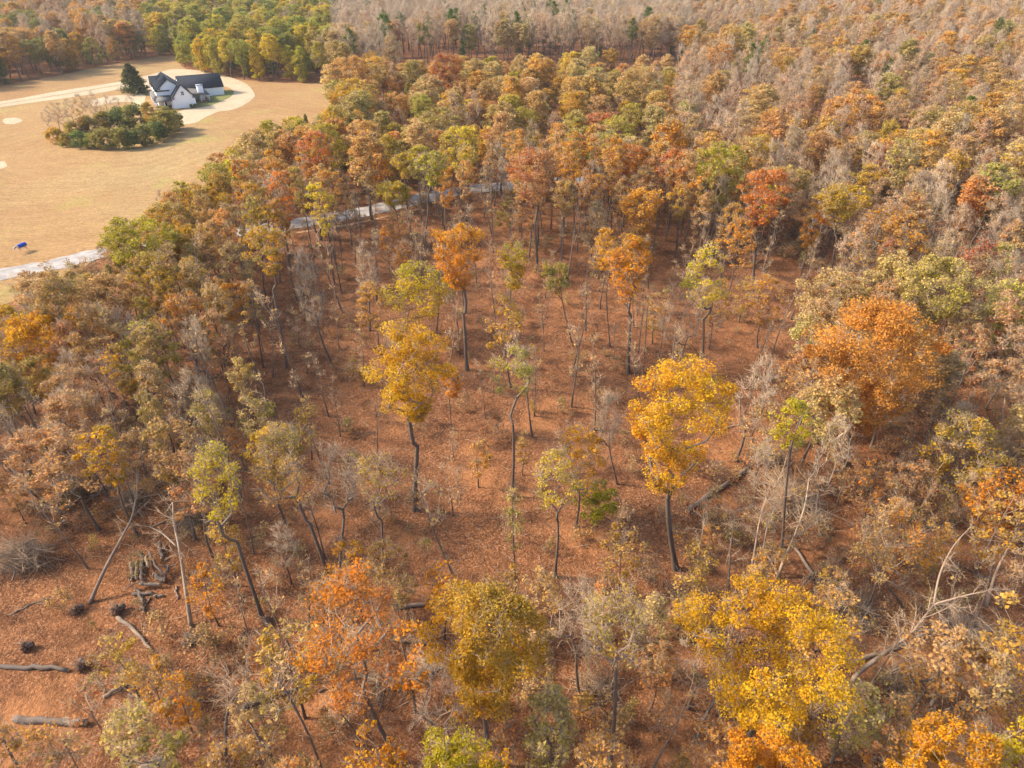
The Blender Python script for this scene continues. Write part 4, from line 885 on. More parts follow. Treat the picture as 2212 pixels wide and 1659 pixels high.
for _ in range(26000):
    y = 10+170*rng.random()**.75; hw = .82*y+14; cand.append((rng.uniform(-hw, hw), y))
cand = np.array(cand); rng.shuffle(cand)
okm = ~inside(FIELD, cand[:, 0], cand[:, 1]) & ~inside(strip(rc_, 8.5), cand[:, 0], cand[:, 1])
KEEP = [(-300, 700), (0, 645), (40, 618), (60, 590), (190, 556), (203, 505), (300, 462), (318, 408), (400, 375), (440, 325), (540, 266), (620, 245), (690, 232), (712, 184), (560, 178), (400, 168), (372, 130), (230, 145), (0, 188), (-300, 260)]
KEEPLOG = [[(1600, 1030), (1790, 1020), (1790, 1130), (1620, 1140)], [(1480, 1015), (1620, 1000), (1620, 1030), (1500, 1115)], [(779, 705), (1000, 705), (1000, 880), (935, 890), (925, 1110), (865, 1110), (860, 890), (779, 880)], [(1320, 795), (1585, 795), (1585, 1030), (1500, 1040), (1490, 1235), (1435, 1235), (1430, 1040), (1320, 1030)], [(1143, 970), (1250, 970), (1250, 1080), (1215, 1240), (1180, 1240), (1143, 1080)], [(265, 1165), (395, 1165), (395, 1330), (340, 1410), (240, 1360), (130, 1340), (150, 1290), (250, 1250)], [(-20, 1370), (195, 1370), (195, 1465), (-20, 1465)], [(0, 1525), (205, 1525), (205, 1572), (0, 1572)], [(-20, 1160), (140, 1160), (140, 1270), (-20, 1270)]]
KEEPROAD = [(520, 496), (680, 470), (830, 434), (940, 412), (1090, 396), (1100, 408), (940, 440), (830, 464), (680, 500), (530, 522)]
cand = cand[okm]; PX, PY = pix(cand[:, 0], cand[:, 1]); ZN = zones(PX, PY)
for (x, y), zn in zip(cand, ZN):
    if zn == 'gap': continue
    s, mix = MIX[zn]; s *= rng.uniform(.62, 1.22)
    if near(x, y, s): continue
    b_ = .5+.5*math.sin(x*.041+1+.6*math.sin(y*.03))*math.sin(y*.036+2+.5*math.sin(x*.05))
    ws = [m[0]*((.35+1.5*b_) if m[1] in ('bare', 'twiggy') else (1.6-1.2*b_)) if zn in ('middle', 'right_far', 'bare_far', 'corner') else m[0] for m in mix]
    t = rng.random()*sum(ws)
    for m, w_ in zip(mix, ws):
        t -= w_
        if t <= 0: break
    H = rng.uniform(*m[4])*(rng.uniform(.78, 1.1) if zn in ('middle', 'right_far') else 1.0); r_ = 2.6*FOC/slant(x, y)
    for q_ in (1.0, .8, .62, 0):
        a_, b_ = pix(x, y, np.array([.3, .55, .8, 1.0])*H*q_)
        if not (inside(KEEP, a_, b_).any() or inside(KEEP, a_[2:]-r_, b_[2:]).any()): break
    if q_ == 0 or (q_ < 1 and m[1] in ('pole', 'sapling')): continue
    H *= q_
    if y < 75 and any(inside(kp, a_[1:], b_[1:]).any() or inside(kp, a_[2:]-30, b_[2:]).any() or inside(kp, a_[2:]+30, b_[2:]).any() for kp in KEEPLOG): continue
    if m[1] not in ('pole', 'bare', 'sapling') and (inside(KEEPROAD, a_, b_+4).any() or inside(KEEPROAD, a_[1:]-.7*r_, b_[1:]).any() or inside(KEEPROAD, a_[1:]+.7*r_, b_[1:]).any()): continue
    put(x, y, s)
    FILL.append((x, y, m[1], m[2], m[3], H))
print('fill trees', len(FILL), 'heroes', len(HERO))

KIND = {'bushy': 'autumn_tree', 'oak': 'autumn_tree', 'full': 'autumn_tree', 'slim': 'autumn_tree', 'sparse': 'autumn_tree', 'young': 'young_tree', 'bare': 'bare_tree', 'twiggy': 'bare_tree', 'sapling': 'sapling', 'pole': 'bare_tree', 'cedar': 'evergreen_tree', 'pine': 'evergreen_tree'}
quota = {'autumn_tree': 300, 'bare_tree': 295, 'young_tree': 300, 'sapling': 290, 'evergreen_tree': 60}
for t in TREES: quota[t['kind']] -= 1
def in_view(x, y, H):
    for z in (0, .5*H, H):
        a, b = pix(x, y, z)
        if -15 < a < 2227 and -15 < b < 1674: return True
    return False
order = sorted(range(len(FILL)), key=lambda i: -FILL[i][5]/slant(FILL[i][0], FILL[i][1], 10))
solo, mass = [], []
for i in order:
    f = FILL[i]; k = KIND[f[2]]
    if in_view(f[0], f[1], f[5]) and quota[k] > 0: quota[k] -= 1; solo.append(f)
    elif f[2] not in ('young', 'sapling') or in_view(f[0], f[1], f[5]): mass.append(f)
GRP = {'autumn_tree': 'trees in autumn leaf', 'bare_tree': 'trees with bare crowns', 'young_tree': 'young trees', 'sapling': 'saplings', 'evergreen_tree': 'evergreen trees'}
for (x, y, kind, c1, c2, H) in solo:
    v = int(rng.integers(len(PROTO[kind]))); g = PROTO[kind][v]; k = H/g['H']; kx = k*rng.uniform(.88, 1.15)
    if kind in ('slim', 'bare'): kx *= .95
    if kind == 'full': kx *= 1.22
    tl = .10 if kind in ('pole', 'bare') else .04
    plant(KIND[kind], PM[kind][v], x, y, rng.uniform(0, 6.283), (kx, kx, k), jit(COL[c1]), jit(COL[c2]), H, 'tree' if kind != 'sapling' else 'sapling', GRP[KIND[kind]], None, WORD[c1], kind, (rng.normal()*tl, rng.normal()*tl))

# ------------------------------------------------------------------ thin haze over the whole place
hm, ht, ho = new_mat('haze_air')
pv = N(ht, 'ShaderNodeVolumePrincipled'); pv.inputs['Color'].default_value = (.93, .94, .96, 1); pv.inputs['Density'].default_value = 0.00010; pv.inputs['Anisotropy'].default_value = 0.2
ht.links.new(pv.outputs[0], ho.inputs['Volume'])
a = Acc(); box_geo(a, (-2700, -200, -4), (2700, 2700, 62)); o = link('haze', a.mesh('haze', hm)); tag(o, kind='stuff')

# ------------------------------------------------------------------ the far woods: too many to count, one object each
def scatter(name, items, kinds):
    col = bpy.data.collections.new(name+'_kinds'); idx = {}; n = 0
    for kd in kinds:
        for v, g in enumerate(PROTO[kd]):
            o = bpy.data.objects.new('%s_%02d' % ('k', n), joined(g, kd+'_far')); col.objects.link(o); idx[(kd, v)] = n; n += 1
    V, I, Rt, S, A, B = [], [], [], [], [], []
    for (x, y, kind, c1, c2, H) in items:
        v = int(rng.integers(len(PROTO[kind]))); k = H/PROTO[kind][v]['H']; kx = k*rng.uniform(.9, 1.2)*(1.25 if kind == 'full' else 1)
        V.append((x, y, float(gh(x, y))-.03)); I.append(idx[(kind, v)]); Rt.append((rng.normal()*.03, rng.normal()*.03, rng.uniform(0, 6.28))); S.append((kx, kx, k)); A.append((*jit(COL[c1]), 1)); B.append((*jit(COL[c2]), 1))
    me = bpy.data.meshes.new(name); me.from_pydata(V, [], []); 
    for nm, ty, key, dat in (('kind_index', 'INT', 'value', I), ('turn', 'FLOAT_VECTOR', 'vector', Rt), ('grow', 'FLOAT_VECTOR', 'vector', S), ('leafcol', 'FLOAT_COLOR', 'color', A), ('leafmix', 'FLOAT_COLOR', 'color', B)):
        at = me.attributes.new(nm, ty, 'POINT'); at.data.foreach_set(key, np.array(dat, np.int32 if ty == 'INT' else np.float32).ravel())
    o = link(name, me)
    ng = bpy.data.node_groups.new(name, 'GeometryNodeTree')
    ng.interface.new_socket('Geometry', in_out='INPUT', socket_type='NodeSocketGeometry'); ng.interface.new_socket('Geometry', in_out='OUTPUT', socket_type='NodeSocketGeometry')
    gi = ng.nodes.new('NodeGroupInput'); go = ng.nodes.new('NodeGroupOutput')
    ci = ng.nodes.new('GeometryNodeCollectionInfo'); ci.inputs['Collection'].default_value = col; ci.inputs['Separate Children'].default_value = True; ci.inputs['Reset Children'].default_value = True
    ip = ng.nodes.new('GeometryNodeInstanceOnPoints'); ip.inputs['Pick Instance'].default_value = True
    def na(n_, ty):
        q = ng.nodes.new('GeometryNodeInputNamedAttribute'); q.data_type = ty; q.inputs['Name'].default_value = n_; return q.outputs['Attribute']
    L = ng.links.new
    L(gi.outputs[0], ip.inputs['Points']); L(ci.outputs[0], ip.inputs['Instance']); L(na('kind_index', 'INT'), ip.inputs['Instance Index']); L(na('turn', 'FLOAT_VECTOR'), ip.inputs['Rotation']); L(na('grow', 'FLOAT_VECTOR'), ip.inputs['Scale'])
    L(ip.outputs[0], go.inputs[0])
    md = o.modifiers.new('wood', 'NODES'); md.node_group = ng
    tag(o, kind='stuff'); return o
leafy = [f for f in mass if KIND[f[2]] in ('autumn_tree', 'evergreen_tree', 'young_tree')]; barem = [f for f in mass if KIND[f[2]] in ('bare_tree', 'sapling')]
o = scatter('autumn_woodland', leafy, ('bushy', 'oak', 'full', 'slim', 'sparse', 'young', 'cedar', 'pine')); o['label'] = 'distant autumn woodland reaching to the top of the view'
o = scatter('bare_woodland', barem, ('bare', 'twiggy', 'sapling', 'pole')); o['label'] = 'distant leafless grey woodland behind the field'
print('solo', len(solo), 'mass', len(mass))

# ------------------------------------------------------------------ the thicket in the field and the lone cone-shaped evergreen
def bush_geo(seed, H, R, n=2700, ls=.32): return tree_geo(seed, H, R, .10, .12, 44, .07, nleaf=n, ls=ls, rc=.9, twig=6, twl=1.0, twr=.02, up=.4)
BUSH = [meshes_of(bush_geo(700+k, 4.5, 2.7), 'shrub') for k in range(4)]
def z1P(zx, zy): return P(zx/3.0, zy/3.0)
row = [(365, 930, 'olive', 'gold', 3.6, 'yellowish rounded shrub at the pointed end of the thicket'), (440, 948, 'green', 'olive', 3.8, 'mid-green shrub next to the yellowish end shrub of the thicket'), (525, 958, 'dark', 'green', 4.0, 'dull dark shrub under the bare stems of the thicket'),
       (610, 962, 'green', 'dark', 3.8, 'leafy green shrub low on the thicket edge facing the mown rings'), (700, 964, 'dark', 'olive', 4.2, 'greyish dark shrub in the middle of the thicket edge'), (785, 966, 'green', 'lime', 4.4, 'brightest green shrub of the thicket edge'),
       (865, 958, 'dark', 'green', 4.6, 'dark blue-green shrub beside the brightest green one'), (945, 938, 'dark', 'green', 4.8, 'tall dark shrub below the yellow tree of the thicket'), (1025, 912, 'green', 'dark', 5.2, 'deep green shrub on the house end of the thicket'),
       (1095, 880, 'green', 'olive', 5.4, 'large rounded olive-green shrub at the house corner of the thicket'), (1145, 842, 'green', 'olive', 4.4, 'last low green shrub of the thicket toward the sandy drive'),
       (480, 880, 'olive', 'tan', 4.0, 'brownish shrub behind the mid-green thicket shrubs'), (590, 870, 'dark', 'olive', 4.5, 'dusky shrub hidden among the thicket stems'), (690, 850, 'olive', 'gold', 5.5, 'olive shrub with yellow tips inside the thicket'), (800, 850, 'dark', 'green', 5.2, 'dense dark evergreen shrub in the thicket centre'), (890, 850, 'dark', 'green', 6.0, 'tallest dark evergreen shrub of the thicket')]
for k, (zx, zy, c1, c2, H, lab) in enumerate(row):
    x, y = z1P(zx, zy); q = H/4.5*(1.22, .95, 1.12, 1.02, 1.28)[k % 5]
    plant('shrub', BUSH[k % 4], x, y, rng.uniform(0, 6.28), (q*1.05, q*1.05, q), jit(tuple(1.25*q for q in COL[c1]), .06), jit(COL['olive' if k % 2 else c2], .06), H, 'shrub', 'shrubs of the thicket in the field', lab, WORD[c1], 'bush')
for k, (zx, zy, kd, c1, c2, H, lab) in enumerate([(1000, 870, 'full', 'olive', 'gold', 9.5, 'yellow-olive tree rising from the house end of the thicket'), (1085, 850, 'full', 'green', 'olive', 7.5, 'green rounded tree beside the yellow-olive one in the thicket'), (540, 880, 'young', 'gold', 'tan', 7.5, 'small golden tree among the bare stems of the thicket'),
        (350, 900, 'bare', 'tan', 'tan', 8.5, 'leaning grey bare tree at the pointed end of the thicket'), (430, 870, 'twiggy', 'pink', 'tan', 9, 'pink-grey twiggy tree above the thicket shrubs'), (500, 850, 'bare', 'pink', 'tan', 9.5, 'taller pinkish bare tree in the thicket'), (620, 830, 'bare', 'tan', 'tan', 9.5, 'dark-stemmed bare tree in the middle of the thicket'),
        (740, 820, 'bare', 'tan', 'tan', 10, 'pale white-twigged bare tree in the thicket before the apron'), (800, 830, 'bare', 'tan', 'tan', 9.5, 'pale bare tree next to the white-twigged one'), (880, 800, 'bare', 'tan', 'pink', 8.5, 'bare tree behind the tallest evergreen thicket shrub'),
        (390, 850, 'twiggy', 'tan', 'pink', 8.5, 'brownish twiggy tree behind the leaning one at the thicket point'), (560, 810, 'twiggy', 'pink', 'tan', 9.5, 'reddish-grey twiggy tree at the back of the thicket'), (680, 850, 'twiggy', 'tan', 'amber', 8.5, 'tawny twiggy tree in the heart of the thicket'), (650, 800, 'bare', 'pink', 'tan', 10, 'tall bare tree at the apron side of the thicket')]):
    x, y = z1P(zx, zy); v = k % len(PROTO[kd]); q = H/PROTO[kd][v]['H']
    plant(KIND[kd], PM[kd][v], x, y, rng.uniform(0, 6.28), (q*1.25, q*1.25, q), jit(COL[c1], .05), jit(COL[c2], .05), H, 'tree', GRP[KIND[kd]], lab, WORD[c1], kd)
x, y = z1P(880, 606); d = meshes_of(conifer(77, 10.5, 6.0, .02, False, 300, 60), 'cone')
plant('evergreen_tree', d, x, y, 0, (1, 1, 1), (.075, .095, .035), (.15, .13, .05), 9.8, 'tree', 'evergreen trees', 'broad cone-shaped dark evergreen standing alone by the house drive', 'dark green', 'cedar')
LAND.append((x, y, 'the lone cone-shaped evergreen')); LAND.append((*P(250, 285), 'the field thicket'))
for k, (u, v) in enumerate([(5.6, -.9), (6.9, -.8)]):
    a_ = math.radians(29.3); x = hx+u*math.cos(a_)-v*math.sin(a_); y = hy+u*math.sin(a_)+v*math.cos(a_)
    plant('shrub', BUSH[k], x, y, k, (.26, .26, .30), COL['dark'], COL['green'], 1.3, 'shrub', 'shrubs against the farmhouse', ('low dark shrub against the white gable wall', 'low dark shrub at the corner of the gable wall by the back porch')[k], 'dark', 'bush')

# ------------------------------------------------------------------ felled wood: logs, roots, brush
M_LOG = M_BARK
M_CUT = mat_simple('cut_wood', (0.46, 0.30, 0.17), 0.8, 0.2, 6.0)
M_EARTH = mat_simple('root_soil', (0.11, 0.052, 0.03), 0.95, 0.4, 2.5)
M_PALE = mat_simple('weathered_wood', (0.36, 0.30, 0.25), 0.9, 0.25, 3.0)
def chain(acc, pts, r0, r1, k=7, t0=.25, t1=.5, cap=True):
    pts = np.asarray(pts, float); n = len(pts)-1; R_ = np.linspace(r0, r1, n+1); T_ = np.linspace(t0, t1, n+1)
    sweep(acc, pts, R_, k, T_, cap)
def branchy(acc, tw, r, pts, r1, n, L, frm=.35, spread=.9, twn=6, up=.2):
    """side branches along a path, with twigs on them"""
    pts = np.asarray(pts, float); m = len(pts)-1
    for _ in range(n):
        f = r.uniform(frm, 1.0)*m; i = min(int(f), m-1); b = pts[i]+(pts[i+1]-pts[i])*(f-i); ax = pts[i+1]-pts[i]; ax /= np.linalg.norm(ax)
        d = ax*.6+r.normal(size=3)*spread; d[2] = abs(d[2])*.6+up*.3 if b[2] < 1.2 else d[2]; d /= np.linalg.norm(d)
        Ls = L*r.uniform(.5, 1.25); bend = r.normal(size=3)*.18*Ls
        q = [b+d*Ls*t+bend*t*t for t in np.linspace(0, 1, 5)]
        for w in q: w[2] = max(w[2], .05)
        chain(acc, q, r1, r1*.3, 4, .6, .72, False)
        q = np.array(q); t = r.uniform(.25, 1, twn); j = np.minimum((t*4).astype(int), 3); s0 = q[j]+(q[j+1]-q[j])*(t*4-j)[:, None]
        e = s0+d*Ls*.25+r.normal(size=(twn, 3))*.35*Ls*.8; e[:, 2] = np.maximum(e[:, 2], .03)
        spikes(tw, s0, e, r1*.32, .72)
def log(name, p0, p1, r0, r1, label, group=None, z0=0.0, z1_=0.0, bend=.25, br=0, brL=2.0, tone=.45, roots=False, seed=0):
    r = np.random.default_rng(900+seed)
    a = np.array([*p0, 0.0]); b = np.array([*p1, 0.0]); c = 0.5*(a+b)
    zb = float(gh(c[0], c[1]))
    root = empty(name, (c[0], c[1], zb)); tag(root, label, 'fallen tree' if br else 'log', group)
    n = 10; d = b-a; L = np.linalg.norm(d); sd = np.array([-d[1], d[0], 0])/max(L, 1e-6)
    ph = r.uniform(0, 6.28); pts = []
    for i in range(n):
        f = i/(n-1); p = a-c+d*f+sd*bend*math.sin(math.pi*f*1.3+ph)*min(1, L/6)
        p[2] = z0*(1-f)+z1_*f+(r0*(1-f)+r1*f)*.85+r.normal()*.04; p[:2] += r.normal(size=2)*.05; pts.append(p)
    t = Acc(); sweep(t, pts, np.linspace(r0, r1, n)*(1+r.normal(size=n)*.07), 9, np.clip(tone+r.normal(size=n)*.08, .1, .9), True); spikes(t, np.array(pts)[np.arange(1, 8)], np.array(pts)[np.arange(1, 8)]+r.normal(size=(7, 3))*np.array([.5, .5, .25])+np.array([0, 0, .45]), r0*.14, tone+.1); link('trunk' if br else 'bark', t.mesh('log_bark', M_LOG, True), root)
    if not br:
        for e, rr in ((0, r0), (-1, r1)):
            q = Acc(); ax = np.array(pts[e])-np.array(pts[1 if e == 0 else -2]); ax /= np.linalg.norm(ax)
            tubes(q, [pts[e]], [pts[e]+ax*.03], rr*.93, rr*.9, 8, cap=True); link('cut_end', q.mesh('log_cut_end', M_CUT), root)
    else:
        q = Acc(); tw = Acc(); branchy(q, tw, r, pts, max(.03, r1*.6), br, brL, .3, .9, 14); 
        V, Q, T, A, B = q.get(); tw.add(V, Q, T, A); link('branches', tw.mesh('branches', M_LOG), root)['kind'] = 'stuff'
    if roots: root_plate(root, r, pts[0], np.array(pts[0])-np.array(pts[1]), 1.0)
    return root
def root_plate(root, r, at, ax, s):
    a = Acc(); blob(a, r, np.array(at)+np.array([0, 0, .1*s]), (.42*s, .52*s, .5*s), 16, .30, .1); link('soil', a.mesh('soil', M_EARTH), root)
    t = Acc(); n = 44; d = r.normal(size=(n, 3)); d[:, 2] = np.abs(d[:, 2]); d /= np.linalg.norm(d, axis=1, keepdims=True); c = np.array(at)+np.array([0, 0, .3*s])
    spikes(t, c+d*.3*s, c+d*s*r.uniform(.7, 1.5, (n, 1))+r.normal(size=(n, 3))*.15*s, .03*s, .42); link('roots', t.mesh('roots', M_LOG), root)
def stump(px, py, s, label, seed):
    x, y = P(px, py); r = np.random.default_rng(seed); root = empty('uprooted_stump', (x, y, float(gh(x, y)))); tag(root, label, 'stump', 'upturned root plates')
    root_plate(root, r, (0, 0, .15), (1, 0, 0), s)
    t = Acc(); a = r.uniform(0, 6.28); chain(t, [(0, 0, .35*s), (math.cos(a)*.8*s, math.sin(a)*.8*s, .5*s)], .28*s, .25*s, 8, .3, .3); link('butt', t.mesh('butt', M_LOG), root)
stump(167, 1322, .8, 'upturned root clump at the foot of the leaning dead pole', 1); stump(254, 1322, .95, 'dark root plate at the end of the bent pale log', 2)
stump(57, 1400, .8, 'ragged root clump above the forked grey log', 3); stump(175, 1440, .85, 'upturned root plate at the tip of the forked grey log', 4)
stump(412, 1385, .9, 'dark root hollow under the sparse yellow saplings', 5); stump(575, 1345, .8, 'mossy root clump near the long dark lime-crowned trunk', 6)
LOGS = [((253,1333),(332,1406),.20,.12,'bent pale log running from the dark root plate',0), ((-20,1436),(147,1449),.20,.18,'forked grey log reaching in from the photo edge',0), ((27,1556),(187,1556),.30,.27,'thickest straight grey log lying level near the bottom corner',0),
  ((224,1504),(300,1458),.16,.13,'mossy log crossed by a thinner pale one',0), ((238,1467),(294,1494),.09,.07,'thin pale log crossing the mossy one',0), ((276,1496),(318,1512),.08,.06,'short reddish pole beside the crossed logs',0),
  ((335,1516),(402,1510),.17,.14,'grey log half buried in leaves below the yellow sprays',0), ((858,1310),(970,1302),.22,.18,'pale log resting behind the billowing yellow-green oak',0), ((1040,1435),(1118,1470),.2,.16,'lichen-white log under the billowing yellow-green oak',0),
  ((300,1659),(352,1636),.24,.22,'stout grey log end at the lower border',0), ((1617,1010),(1484,1108),.26,.34,'long straight felled trunk beside the largest bright gold tree',0), ((1712,1180),(1842,1346),.14,.22,'long thin fallen trunk sloping through the pale leaning stems',5),
  ((1648,1185),(1684,1245),.12,.10,'short pale log under the leaning stems',0), ((520,1534),(660,1478),.26,.10,'felled tree with a spray of swept grey branches',16), ((843,1380),(960,1398),.16,.12,'thin grey trunk lying between the orange and yellow crowns',3),
  ((1840,1440),(1990,1375),.2,.12,'fallen limb lying beneath the leaning dead tree',6), ((1770,1440),(1850,1425),.08,.05,'slender bleached branch in the broad open yellow tree shade',3), ((1660,1535),(1770,1500),.10,.05,'bleached forked branch below the broad open yellow crown',6),
  ((330,1140),(395,1110),.1,.08,'pale stick log behind the log heap',0), ((905,1475),(960,1440),.12,.06,'broken branch propped beside the curved-trunk orange tree',4), ((120,1010),(250,975),.08,.04,'thin white fallen limb among the leaning trunks',6), ((100,1100),(330,1030),.11,.04,'long bleached fallen limb above the grey brush heap',10), ((180,1090),(380,960),.10,.04,'second bleached limb crossing above the leaning dead pole',10)]
LOGS += [((20,1010),(120,1090),.10,.05,'grey fallen limb under the lichen-grey leaning trunk',8), ((240,1010),(330,960),.09,.04,'forked limb behind the second bleached limb',9), ((60,960),(190,1000),.12,.06,'long grey windfall between the dark leaning trunks',9), ((330,1060),(420,1010),.08,.04,'tangled limb beside the domed pink bare tree',10),
  ((20,1330),(110,1290),.07,.04,'short grey limb below the grey brush heap',5), ((430,1490),(500,1450),.08,.05,'broken limb by the dark bending stem',6), ((690,1500),(800,1450),.1,.05,'grey limb behind the curved-trunk orange tree',8), ((1220,1560),(1330,1500),.07,.04,'thin fallen limb before the bare forked tree',9), ((1380,1360),(1470,1300),.07,.04,'pale fallen limb in the leaves below the largest gold tree',5),
  ((1900,1180),(2010,1140),.1,.05,'bleached limb behind the ragged apricot tree',9), ((1880,1240),(1990,1290),.09,.05,'grey limb before the ragged apricot tree',9), ((2050,1210),(2150,1260),.1,.05,'pale limb below the short pale-trunked orange tree',9), ((1960,1000),(2080,1060),.12,.06,'grey windfall below the mustard and olive tree',9), ((1560,930),(1640,905),.07,.04,'curved pale stick at the clearing edge by the domed oak',4), ((2060,1560),(2180,1480),.14,.08,'brown fallen trunk beyond the amber crown',4), ((1750,1570),(1850,1600),.08,.04,'leafless limb beside the dense orange crown',7)]
for k, (p, q, r0, r1, lab, br) in enumerate(LOGS): log('fallen_tree' if br else 'fallen_log', P(*p), P(*q), r0, r1, lab, None, bend=.05 if k == 10 else .14, br=br, brL=2.2 if br < 12 else 3.0, seed=k, tone=.42 if k % 3 else .6)
HZ = lambda q: P((380+q[0]/5.925)*.72, (1600+q[1]/5.925)*.72)
HEAP = [((90,560),(110,850),.16,.1,'short grey log standing end-on at the outer end of the log heap'), ((210,540),(180,830),.15,.1,'reddish log second from the outer end of the heap'), ((280,520),(290,860),.18,.12,'ridged grey log third from the outer end of the heap'), ((360,480),(415,640),.17,.3,'brown log leaning into the back of the heap'),
  ((430,450),(700,850),.13,.75,'long pale split log laid diagonally over the heap'), ((480,800),(700,890),.26,.2,'fattest brown log in the hollow of the heap'), ((770,660),(700,920),.13,.5,'pale log crossing the end of the diagonal one'), ((280,970),(640,960),.18,.35,'straight pale log across the front of the heap'),
  ((120,1105),(480,1090),.19,.05,'thick log at the foot of the heap'), ((500,1130),(650,1120),.15,.02,'short log butting against the thick foot log'), ((180,1000),(330,1410),.16,.1,'pale log sticking out of the heap front'), ((0,1090),(370,860),.07,.6,'thin dark pole slung over the heap'),
  ((440,1150),(240,1350),.09,.03,'slim pole beside the log sticking out in front'), ((880,950),(910,1180),.09,.02,'lone upright-lying stick beyond the heap end'), ((230,330),(290,480),.12,.05,'small log at the back of the heap'), ((590,670),(930,620),.05,.5,'thin curved branch over the dark end of the heap'), ((610,230),(640,500),.2,.2,'stump-like log behind the dark end of the heap')]
for k, (p, q, r0, zz, lab) in enumerate(HEAP): log('heap_log', HZ(p), HZ(q), r0, r0*.85, lab, 'logs in the jumbled heap', z0=zz, z1_=zz*.8, bend=.08, seed=60+k, tone=.5 if k % 2 else .35)
LAND.append((*P(330, 1250), 'the log heap'))

def brush(px, py, rad, h, n, label, seed, tone=.62):
    r = np.random.default_rng(seed); x, y = P(px, py); root = empty('brush_pile', (x, y, float(gh(x, y)))); tag(root, label, 'brush pile', 'heaps of cut branches')
    tw = Acc()
    for k in range(n):
        b = Acc(); a = r.uniform(0, 6.28); rr = rad*r.uniform(0, .55); s = np.array([math.cos(a)*rr, math.sin(a)*rr, h*r.uniform(.15, .75)])
        d = r.normal(size=3); d[2] = abs(d[2])*.35; d /= np.linalg.norm(d); L = rad*r.uniform(.8, 1.5); bend = r.normal(size=3)*.25*L
        q = [s+d*L*(t-.4)+bend*t*t+np.array([0, 0, -.35*L*t*t*.6]) for t in np.linspace(0, 1, 6)]
        for w in q: w[2] = max(w[2], .06)
        chain(b, q, r.uniform(.05, .11), .02, 4, tone-.2, tone+.08, False)
        if k < 16: link('bough', b.mesh('bough', M_LOG), root)
        else:
            V, Q, T, A, B = b.get(); tw.add(V, Q, T, A)
        q = np.array(q); m = 34; t = r.uniform(.1, 1, m); j = np.minimum((t*5).astype(int), 4); s0 = q[j]+(q[j+1]-q[j])*(t*5-j)[:, None]
        e = s0+d*.5*rad*.5+r.normal(size=(m, 3))*.32*rad; e[:, 2] = np.maximum(e[:, 2], .05); spikes(tw, s0, e, r.uniform(.012, .022), tone+.1)
    link('twigs', tw.mesh('twigs', M_LOG), root)['kind'] = 'stuff'
brush(55, 1215, 3.4, 2.6, 44, 'large grey heap of cut branches at the photo edge', 31); brush(1700, 1085, 3.9, 2.6, 60, 'dark heap of brush behind the pale leaning stems', 32); brush(2170, 1010, 3.6, 2.4, 40, 'tangled brush heap beyond the mustard and olive tree', 33)
brush(835, 1475, 2.0, 1.5, 24, 'small brush heap beside the curved-trunk orange tree', 34); brush(1660, 985, 2.4, 1.2, 22, 'loose brush below the huge domed orange oak', 35); brush(285, 1085, 2.8, 1.8, 26, 'brush heap under the fallen bleached limbs', 36); brush(1930, 1480, 2.2, 1.4, 20, 'brush in the dark hollow beside the leaning dead tree', 37); brush(1960, 390, 3.2, 2.4, 26, 'pale brush heap amid the far bare trees', 38); brush(1290, 1490, 1.8, 1.0, 18, 'thin brush round the foot of the bare forked tree', 39)
brush(160, 1060, 3.0, 1.6, 24, 'loose grey brush among the dark leaning trunks', 41); brush(420, 1130, 2.2, 1.3, 20, 'small brush heap behind the bent snag', 42); brush(1850, 1330, 2.6, 1.6, 22, 'brush at the end of the long thin fallen trunk', 43); brush(2090, 1370, 2.6, 1.6, 22, 'brush below the arms of the leaning dead tree', 44)
LAND.append((*P(55, 1215), 'the grey brush heap'))

def leaner(name, pts, r0, r1, label, nbr, brL, seed, arms=(), tone=.35):
    """a leaning or dead stem given by (pixel x, pixel y, height) points; arms are further limbs"""
    r = np.random.default_rng(seed); w = [np.array([*P(px, py, z), z]) for px, py, z in pts]; c = np.array([w[0][0], w[0][1], 0.0]); zb = float(gh(c[0], c[1]))
    root = empty(name, (c[0], c[1], zb-.05)); tag(root, label, 'tree', 'leaning and dead trees')
    def fine(q):
        q = np.array(q); return smooth3(q)
    t = Acc(); q = fine([p-c for p in w]); sweep(t, q, np.linspace(r0, r1*.45, len(q))*(1+r.normal(size=len(q))*.05), 8, np.clip(np.linspace(tone, tone+.25, len(q))+r.normal(size=len(q))*.07, .05, .95)); link('trunk', t.mesh('leaning_trunk', M_BARK, True), root)
    tw = Acc(); bb = Acc(); branchy(bb, tw, r, q, max(.03, r1*.5), nbr*2+3, brL*1.1, .45, .8, 20, .6)
    for arm in arms:
        b = Acc(); qa = fine([np.array([*P(px, py, z), z])-c for px, py, z in arm]); chain(b, qa, r1*.95, .02, 6, tone+.15, tone+.3); link('limb', b.mesh('leaning_limb', M_BARK), root)
        branchy(bb, tw, r, qa, .03, 12, brL*.8, .25, .8, 20)
    V, Q, T, A, B = bb.get(); tw.add(V, Q, T, A); link('twigs', tw.mesh('leaning_twigs', M_BARK), root)['kind'] = 'stuff'
def smooth3(q, sub=4):
    n = len(q); o_ = []
    for i in range(n-1):
        p = [q[min(max(i+k-1, 0), n-1)] for k in range(4)]
        for s_ in range(sub):
            t = s_/sub; o_.append(0.5*((2*p[1])+(-p[0]+p[2])*t+(2*p[0]-5*p[1]+4*p[2]-p[3])*t*t+(-p[0]+3*p[1]-3*p[2]+p[3])*t**3))
    o_.append(q[-1]); return np.array(o_)
